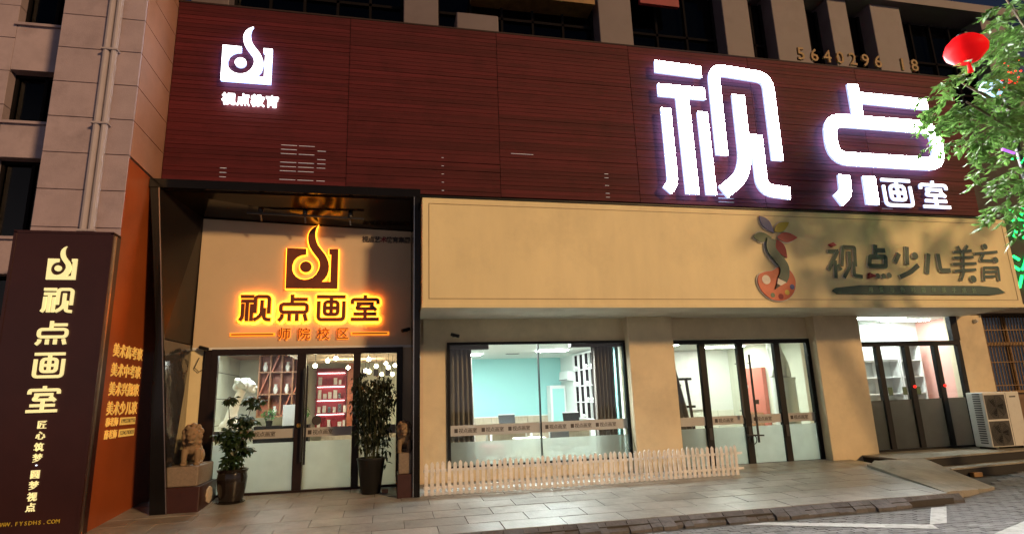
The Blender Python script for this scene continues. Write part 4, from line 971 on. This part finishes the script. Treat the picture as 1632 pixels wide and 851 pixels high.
# plaster bust
bu=empty('plaster_bust',(-1.85,1.3,0),'white plaster bust with bowed head on a plinth behind the left pane','statue')
bx('plinth',-2.2,-1.5,1.0,1.6,.0,.82,'wall_white',bu,bevel=.02)
mb=MB()
mb.ball((-1.96,1.3,1.0),(.34,.22,.22),14,9); mb.ball((-1.96,1.3,1.18),(.25,.17,.20),14,9); mb.tube([(-1.98,1.3,1.2),(-1.95,1.3,1.5),(-1.86,1.3,1.78),(-1.78,1.3,1.95)],[.17,.105,.088,.085],12)
mb.ball((-1.74,1.29,2.08),(.155,.125,.125),14,10); mb.ball((-1.62,1.28,2.02),(.10,.095,.13),12,8); mb.ball((-1.57,1.28,1.93),(.065,.065,.06),10,7); mb.ball((-1.505,1.27,2.0),(.035,.022,.035),8,6); mb.ball((-1.55,1.25,2.06),(.05,.06,.022),8,6); mb.ball((-1.70,1.18,2.02),(.022,.02,.04),8,6)
for k in range(22): a_=k*2.4; mb.ball((-1.79+.125*math.cos(a_),1.29+.115*math.sin(a_),2.12+.05*math.sin(k*1.7)),(.042,.04,.04),8,6)
mb.ball((-1.90,1.29,2.02),(.075,.08,.085),10,7)
o=build(mb,'bust','plaster',bu); remesh(o,.011,2)
# wooden lattice shelf
sh=empty('display_shelf',(-1.3,3.4,1.0),'brown wooden lattice shelf holding white vases in the lobby','shelf')
bx('back',-1.85,-.80,3.58,3.62,1.35,2.95,'wood_red',sh)
for k in range(5): x=-1.85+k*.2625; bx('upright',x-.015,x+.015,3.25,3.58,1.35,2.95,'wood',sh)
for k in range(4): z=1.35+k*.533; bx('board',-1.865,-.785,3.245,3.578,z-.015,z+.015,'wood',sh)
for k,(i,j) in enumerate(((0,1),(1,2),(2,0),(3,1))):
    x=-1.85+i*.2625+.02; z=1.37+j*.533; build(MB().hexa([(x,3.26,z),(x+.03,3.26,z),(x+.03,3.57,z),(x,3.57,z)],[(x+.19,3.26,z+.49),(x+.22,3.26,z+.49),(x+.22,3.57,z+.49),(x+.19,3.57,z+.49)]),'diagonal','wood_red',sh)
for i,j in ((0,2),(1,1),(1,0),(2,2),(3,1),(2,1),(3,0)):
    x=-1.72+i*.2625; z=1.366+j*.533; mb=MB(); mb.sm=True; mb.lathe([(.03,0),(.055,.06),(.06,.12),(.03,.19),(.04,.23)],(x,3.33,z),12); build(mb,'vase','plaster',label='white plaster vase in the %s row of the brown lattice shelf'%('bottom','middle','top')[j],cat='vase',group='vases on the lattice shelf')
bx('dark_counter',-1.75,-.55,2.5,2.9,0,1.15,'frame_dark',label='dark low counter carrying small plants behind the left pane',cat='counter')
bx('card',-1.12,-.86,2.42,2.45,1.151,1.62,'sticker',label='plain white card standing on the dark counter',cat='card')
for x,lab in ((-1.45,'bright green potted plant left of the white card'),(-.70,'grey green potted plant right of the white card')):
    e=empty('small_plant',(x,2.65,1.151),lab,'plant'); build(MB().lathe([(.06,0),(.085,.12),(.07,.12)],(x,2.65,1.151),12),'pot','pot_black',e)
    mb=MB(); leaves(mb,cluster((x,2.65,1.42),(.15,.13,.14),90,rng),.10,.022,.0,rng); build(mb,'foliage','leaf_in',e)
# red display wall with prizes
rd=empty('red_display',(-.25,4.3,1.1),'red backlit display shelves filled with small white prizes','shelf')
bx('back',-.62,.16,4.45,4.5,1.0,2.55,'c_red',rd)
for k in range(5): bx('board',-.62,.16,4.2,4.448,1.0+k*.36,1.02+k*.36,'c_red',rd)
for k in range(4):
    bx('light_strip',-.58,.12,4.40,4.43,1.325+k*.36,1.338+k*.36,'shelf_light',rd)
    for j in range(6):
        x=-.55+j*.13; h=rng.uniform(.12,.24); pc=rng.choice([('plaster','white'),('plaster','white'),('c_white','cream'),('steel','silver'),('c_crimson','crimson')]); bx('prize',x,x+rng.uniform(.06,.1),4.26,4.32,1.0215+k*.36,1.0215+k*.36+h,pc[0],label='small %s prize on the %s board of the red display'%(pc[1],('lowest','second lowest','third','highest')[k]),cat='prize',group='prizes on the red shelves')
bx('wood_column',.2,.36,4.2,4.5,0,2.9,'wood_red',mbld)
for i in range(4):
    for j in range(4):
        x=.48+i*.32; z=1.15+j*.37; e=bx('framed_picture',x,x+.27,4.555,4.595,z,z+.31,'wall_cream_in',label='small framed sketch hung in the grid on the lobby back wall',cat='picture',group='framed sketches in the lobby'); bx('drawing',x+.07,x+.2,4.548,4.5545,z+.06,z+.24,'ink',e)
mb=MB(); mb.tube([(.42,4.5,1.0)]+[(1.06+.64*math.cos(math.pi-a*math.pi/12),4.5,2.55+.28*math.sin(a*math.pi/12)) for a in range(13)]+[(1.70,4.5,1.0)],.03,6); build(mb,'arch_trim','wood_pale',mbld)
bx('reception_desk',-.3,1.6,2.9,3.4,0,1.02,'wood_pale',label='pale wooden reception desk in the lobby behind the frosted door',cat='desk')
mb=MB()
for _ in range(160): mb.ball((rng.uniform(-1.9,-.6),rng.uniform(.12,.4),.02+rng.uniform(0,.05)),rng.uniform(.02,.045),6,4)
build(mb,'pebble_bed','plaster',kind='stuff',label='white pebbles along the inside of the left pane')
e=empty('grass_tray',(-1.25,.7,0),'bright green plant box behind the frosted left pane','plant'); bx('box',-1.6,-.95,.55,.85,0,.12,'ac_dark',e); mb=MB(); leaves(mb,cluster((-1.27,.7,.42),(.26,.15,.26),200,rng),.13,.02,-.6,rng); build(mb,'foliage','leaf_in',e)

# classroom with teal wall
ceil_light(3.35,3.85,4.2,4.7,2.86,'class_light','square white ceiling panel near the left curtain in teal classroom')
ceil_light(5.3,6.1,3.2,3.6,2.86,'class_light','long white ceiling panel near the wall shelf in teal classroom')
ceil_light(3.2,5.6,.36,.70,2.86,'class_light','added ceiling panel hidden behind the window lintel to brighten the classroom')  # out of view, added to keep the classroom bright
bx('ceiling_vent',4.62,5.0,4.4,4.6,2.85,2.859,'ac_dark',label='small dark ceiling vent in the teal classroom',cat='vent')
for k in range(8):
    x=2.12+k*.595; bx('wainscot_board',x,x+.588,6.57,6.6,0,1.02,'wood_pale',mbld)
bx('wainscot_cap',2.1,6.88,6.565,6.6,1.022,1.045,'white_paint',mbld)
bx('pelmet',2.50,3.35,.14,.34,2.64,2.775,'ink',mbld); bx('pelmet',5.20,6.40,.14,.34,2.66,2.775,'ink',mbld)
def curtain(x0,x1,y,z0,z1,lab,m='curtain',folds=5,taper=.0,grp='grey brown curtains'):
    mb=MB(); mb.sm=True; n=folds*10; vs=[]; fs=[]; rows=6; ph=random.uniform(0,6)
    for j in range(rows+1):
        t=j/rows
        for i in range(n+1):
            s_=i/n; x=x0+(x1-x0)*s_*(1-taper*t)+.0; vs.append((x,y+.045*math.sin(s_*folds*2*math.pi+.5*math.sin(t*3+ph)),z0+(z1-z0)*t))
    for j in range(rows):
        for i in range(n): a=j*(n+1)+i; fs.append((a,a+1,a+n+2,a+n+1))
    mb.add(vs,fs); o=build(mb,'curtain',m,label=lab,cat='curtain',group=grp); s_=o.modifiers.new('solid','SOLIDIFY'); s_.thickness=.006; return o
curtain(2.50,3.05,.24,.26,2.74,'grey brown curtain gathered at the left side of shop window',folds=5,taper=.14)
curtain(5.70,6.20,.26,.26,2.74,'grey brown curtain gathered near the wall shelf of shop window',folds=6)
curtain(6.24,6.37,.34,.26,2.74,'pale teal blind strip between curtain and pillar','teal',2,.0,None)
sa=empty('wall_air_conditioner',(6.7,5.6,2.05),'white wall air conditioner on the white side wall of classroom','air conditioner')
build(MB().hexa([(6.64,5.15,2.08),(6.87,5.15,2.05),(6.87,6.05,2.05),(6.64,6.05,2.08)],[(6.66,5.15,2.36),(6.87,5.15,2.36),(6.87,6.05,2.36),(6.66,6.05,2.36)]),'body','white_paint',sa,bevel=.02); bx('outlet',6.632,6.642,5.2,6.0,2.085,2.11,'ac_dark',sa)
ws=empty('wall_shelf',(6.75,4,1),'white framed black cubby shelf on the classroom side wall','shelf')
bx('back',6.82,6.878,3.0,4.9,.95,2.80,'matte_black',ws)
for k in range(5): bx('shelf_board',6.75,6.82,3.0,4.9,.95+k*.4575,.975+k*.4575,'steel' if False else 'white_paint',ws)
for k in range(5): bx('upright',6.75,6.819,3.0+k*.47-.0,3.02+k*.47,.976,2.78,'white_paint',ws)
for j,i in ((3,0),(3,1),(2,1),(1,0),(1,1),(0,2),(2,3),(3,3)):
    y=3.2+i*.47; mb=MB(); mb.ball((6.76,y,.976+j*.4575+.06),.058,10,7); build(mb,'white_model','plaster',label='small white model standing in the black cubby shelf',cat='model',group='white models in the cubby shelf')
dr=empty('glass_cabinet',(6.5,6.2,0),'narrow pale cabinet with glass door in the classroom corner','cabinet'); bx('body',6.35,6.86,6.1,6.55,0,1.95,'white_paint',dr,bevel=.01); bx('glass_door',6.42,6.80,6.085,6.099,.2,1.85,'teal',dr)
for x,y,lab in ((4.35,3.0,'white laptop open on a desk before the teal wall'),(6.0,2.6,'white laptop open on a desk before the cubby shelf')):
    e=empty('laptop',(x,y,.90),lab,'laptop'); bx('base',x-.22,x+.22,y,y+.3,.905,.925,'white_paint',e); build(MB().hexa([(x-.22,y+.3,.926),(x+.22,y+.3,.926),(x+.22,y+.32,.926),(x-.22,y+.32,.926)],[(x-.22,y+.38,1.17),(x+.22,y+.38,1.17),(x+.22,y+.40,1.17),(x-.22,y+.40,1.17)]),'screen','frame_dark',e); bx('lid_edge',x-.22,x+.22,y+.375,y+.41,1.171,1.19,'white_paint',e)
    d=empty('desk',(x,y+.1,0),'pale desk under '+('the laptop before the teal wall' if x<5 else 'the laptop before the cubby shelf'),'desk'); bx('top',x-.6,x+.6,y-.25,y+.5,.86,.90,'wood_pale',d)
    for a in (-.55,.5):
        for b2 in (-.2,.42): bx('leg',x+a,x+a+.05,y+b2,y+b2+.05,0,.86,'white_paint',d)
    bx('front_panel',x-.5,x+.5,y+.40,y+.415,.3,.86,'wood_pale',d)
e=empty('red_stool',(3.45,.75,0),'bright red plastic stool behind the frosted window film','stool'); bx('seat',3.2,3.72,.5,.95,.42,.62,'c_red',e,bevel=.04)
for a in (3.24,3.62):
    for b2 in (.54,.86): bx('leg',a,a+.06,b2,b2+.06,0,.42,'c_red',e)
bx('cabinet',4.05,4.75,.9,1.3,0,.72,'wall_cream_in',label='pale low cabinet behind the frosted window film',cat='cabinet',bevel=.01)
e=empty('desk_chair',(5.1,.9,0),'dark desk chair behind the frosted window film','chair'); bx('seat',4.9,5.35,.7,1.1,.42,.48,'ac_dark',e,bevel=.02); bx('backrest',4.9,5.35,1.08,1.14,.5,.86,'ac_dark',e,bevel=.02); bx('post',5.1,5.16,.87,.93,0,.42,'ac_dark',e)

# middle studio
ceil_light(8.6,9.2,2.6,3.2,2.92,'studio_light','white ceiling panel by the left pane of the middle studio')
ceil_light(9.6,10.8,1.6,2.1,2.92,'studio_light','white ceiling panel over the statue in the middle studio')
ceil_light(10.6,11.8,3.6,4.1,2.92,'studio_light','white ceiling panel at the back of the middle studio')
bx('projection_wall',9.3,11.35,5.1,5.19,1.05,2.85,'plaster',mbld)
for k in range(9): bx('wainscot_board',7.05+k*.57,7.05+k*.57+.56,5.16,5.2,0,1.0,'wall_cream_in',mbld)
bx('red_door',12.06,12.19,3.3,4.5,0,2.25,'red_in',mbld); bx('red_door_panel',12.04,12.06,3.45,4.35,.05,.95,'wood',mbld)
bx('room_column',12.0,12.19,2.5,2.85,0,2.9,'wall_white',mbld)
cu_=curtain(7.55,8.35,.55,.0,2.66,'brown backdrop cloth sloping behind the left pane of the middle door','curtain',4,.75,None)
def easel(x,y,lab):
    e=empty('easel',(x,y,0),lab,'easel')
    for a,b2,nm in (((x-.32,y,0),(x-.10,y+.1,1.95),'leg'),((x+.32,y,0),(x+.22,y+.1,1.95),'leg'),((x,y+.6,0),(x+.05,y+.12,1.8),'rear_leg')): build(MB().bar(a,b2,.055),nm,'frame_dark',e)
    build(MB().bar((x-.25,y+.09,1.92),(x+.36,y+.09,1.92),.06),'top_bar','frame_dark',e); build(MB().bar((x-.34,y-.02,1.25),(x+.34,y-.02,1.25),.06),'tray','frame_dark',e)
    build(MB().bar((x-.05,y+.02,.4),(x+.05,y+.08,1.3),.05),'mast','wood',e)
easel(8.35,1.3,'dark wooden easel behind the left panes of the middle door')
stt=empty('plaster_figure',(11.15,1.2,0),'draped plaster figure on a tall grey plinth in the middle studio','statue')
mb=MB(); mb.sm=True; mb.lathe([(.30,0),(.29,.1),(.27,1.8),(.29,1.84),(.29,1.88)],(11.2,1.2,0),20); build(mb,'plinth','wall_white',stt)
mb=MB(); mb.tube([(11.12,1.2,1.9),(11.16,1.2,2.2),(11.06,1.2,2.55),(11.0,1.2,2.85)],[.24,.19,.17,.16],14)
for k in range(8): a=k*.785; mb.tube([(11.12+.23*math.cos(a),1.2+.23*math.sin(a),1.9),(11.14+.18*math.cos(a+.3),1.2+.18*math.sin(a+.3),2.25),(11.03+.16*math.cos(a+.6),1.2+.16*math.sin(a+.6),2.65)],[.045,.035,.03],6)
o=build(mb,'draped_body','plaster',stt); remesh(o,.016,2)
ph=empty('head_cast',(10.8,2.8,1.5),'small plaster head cast hanging beside the red door','statue'); mb=MB(); mb.ball((10.95,2.6,1.85),(.11,.12,.16)); mb.ball((10.93,2.5,1.70),(.09,.08,.1)); mb.ball((10.95,2.6,2.02),(.07,.1,.08)); o=build(mb,'cast','plaster',ph); remesh(o,.014,2); build(MB().bar((10.95,2.7,1.6),(10.95,2.7,0),.04),'stand','steel',ph)

# right shop with white shelving
ceil_light(12.9,14.6,.55,.75,3.34,'tube_light','long fluorescent tube in the right shop behind the transom')
ceil_light(14.4,15.8,.95,1.15,3.34,'panel_light','white ceiling light over the white shelves of right shop')
for n_,(x0,x1,lab) in enumerate(((12.5,13.75,'white empty bookcase behind the first panes of right door'),(13.8,15.0,'white empty bookcase with cupboard top behind the middle panes'),(15.05,15.75,'white empty bookcase next to the pink wall'))):
    e=empty('bookcase',((x0+x1)/2,1.6,0),lab,'bookcase','white bookcases in the right shop')
    bx('back',x0,x1,1.68,1.74,0,2.75,'wall_white',e)
    for k in range(7): bx('shelf_board',x0,x1,1.38,1.678,.04+k*.44,.065+k*.44,'white_paint',e)
    for x in (x0,(x0+x1)/2-.012,x1-.025): bx('upright',x,x+.025,1.375,1.677,.066,2.76,'white_paint',e)
    if n_==1: bx('cupboard_door',x0+.03,x1-.03,1.36,1.373,2.28,2.74,'white_paint',e)
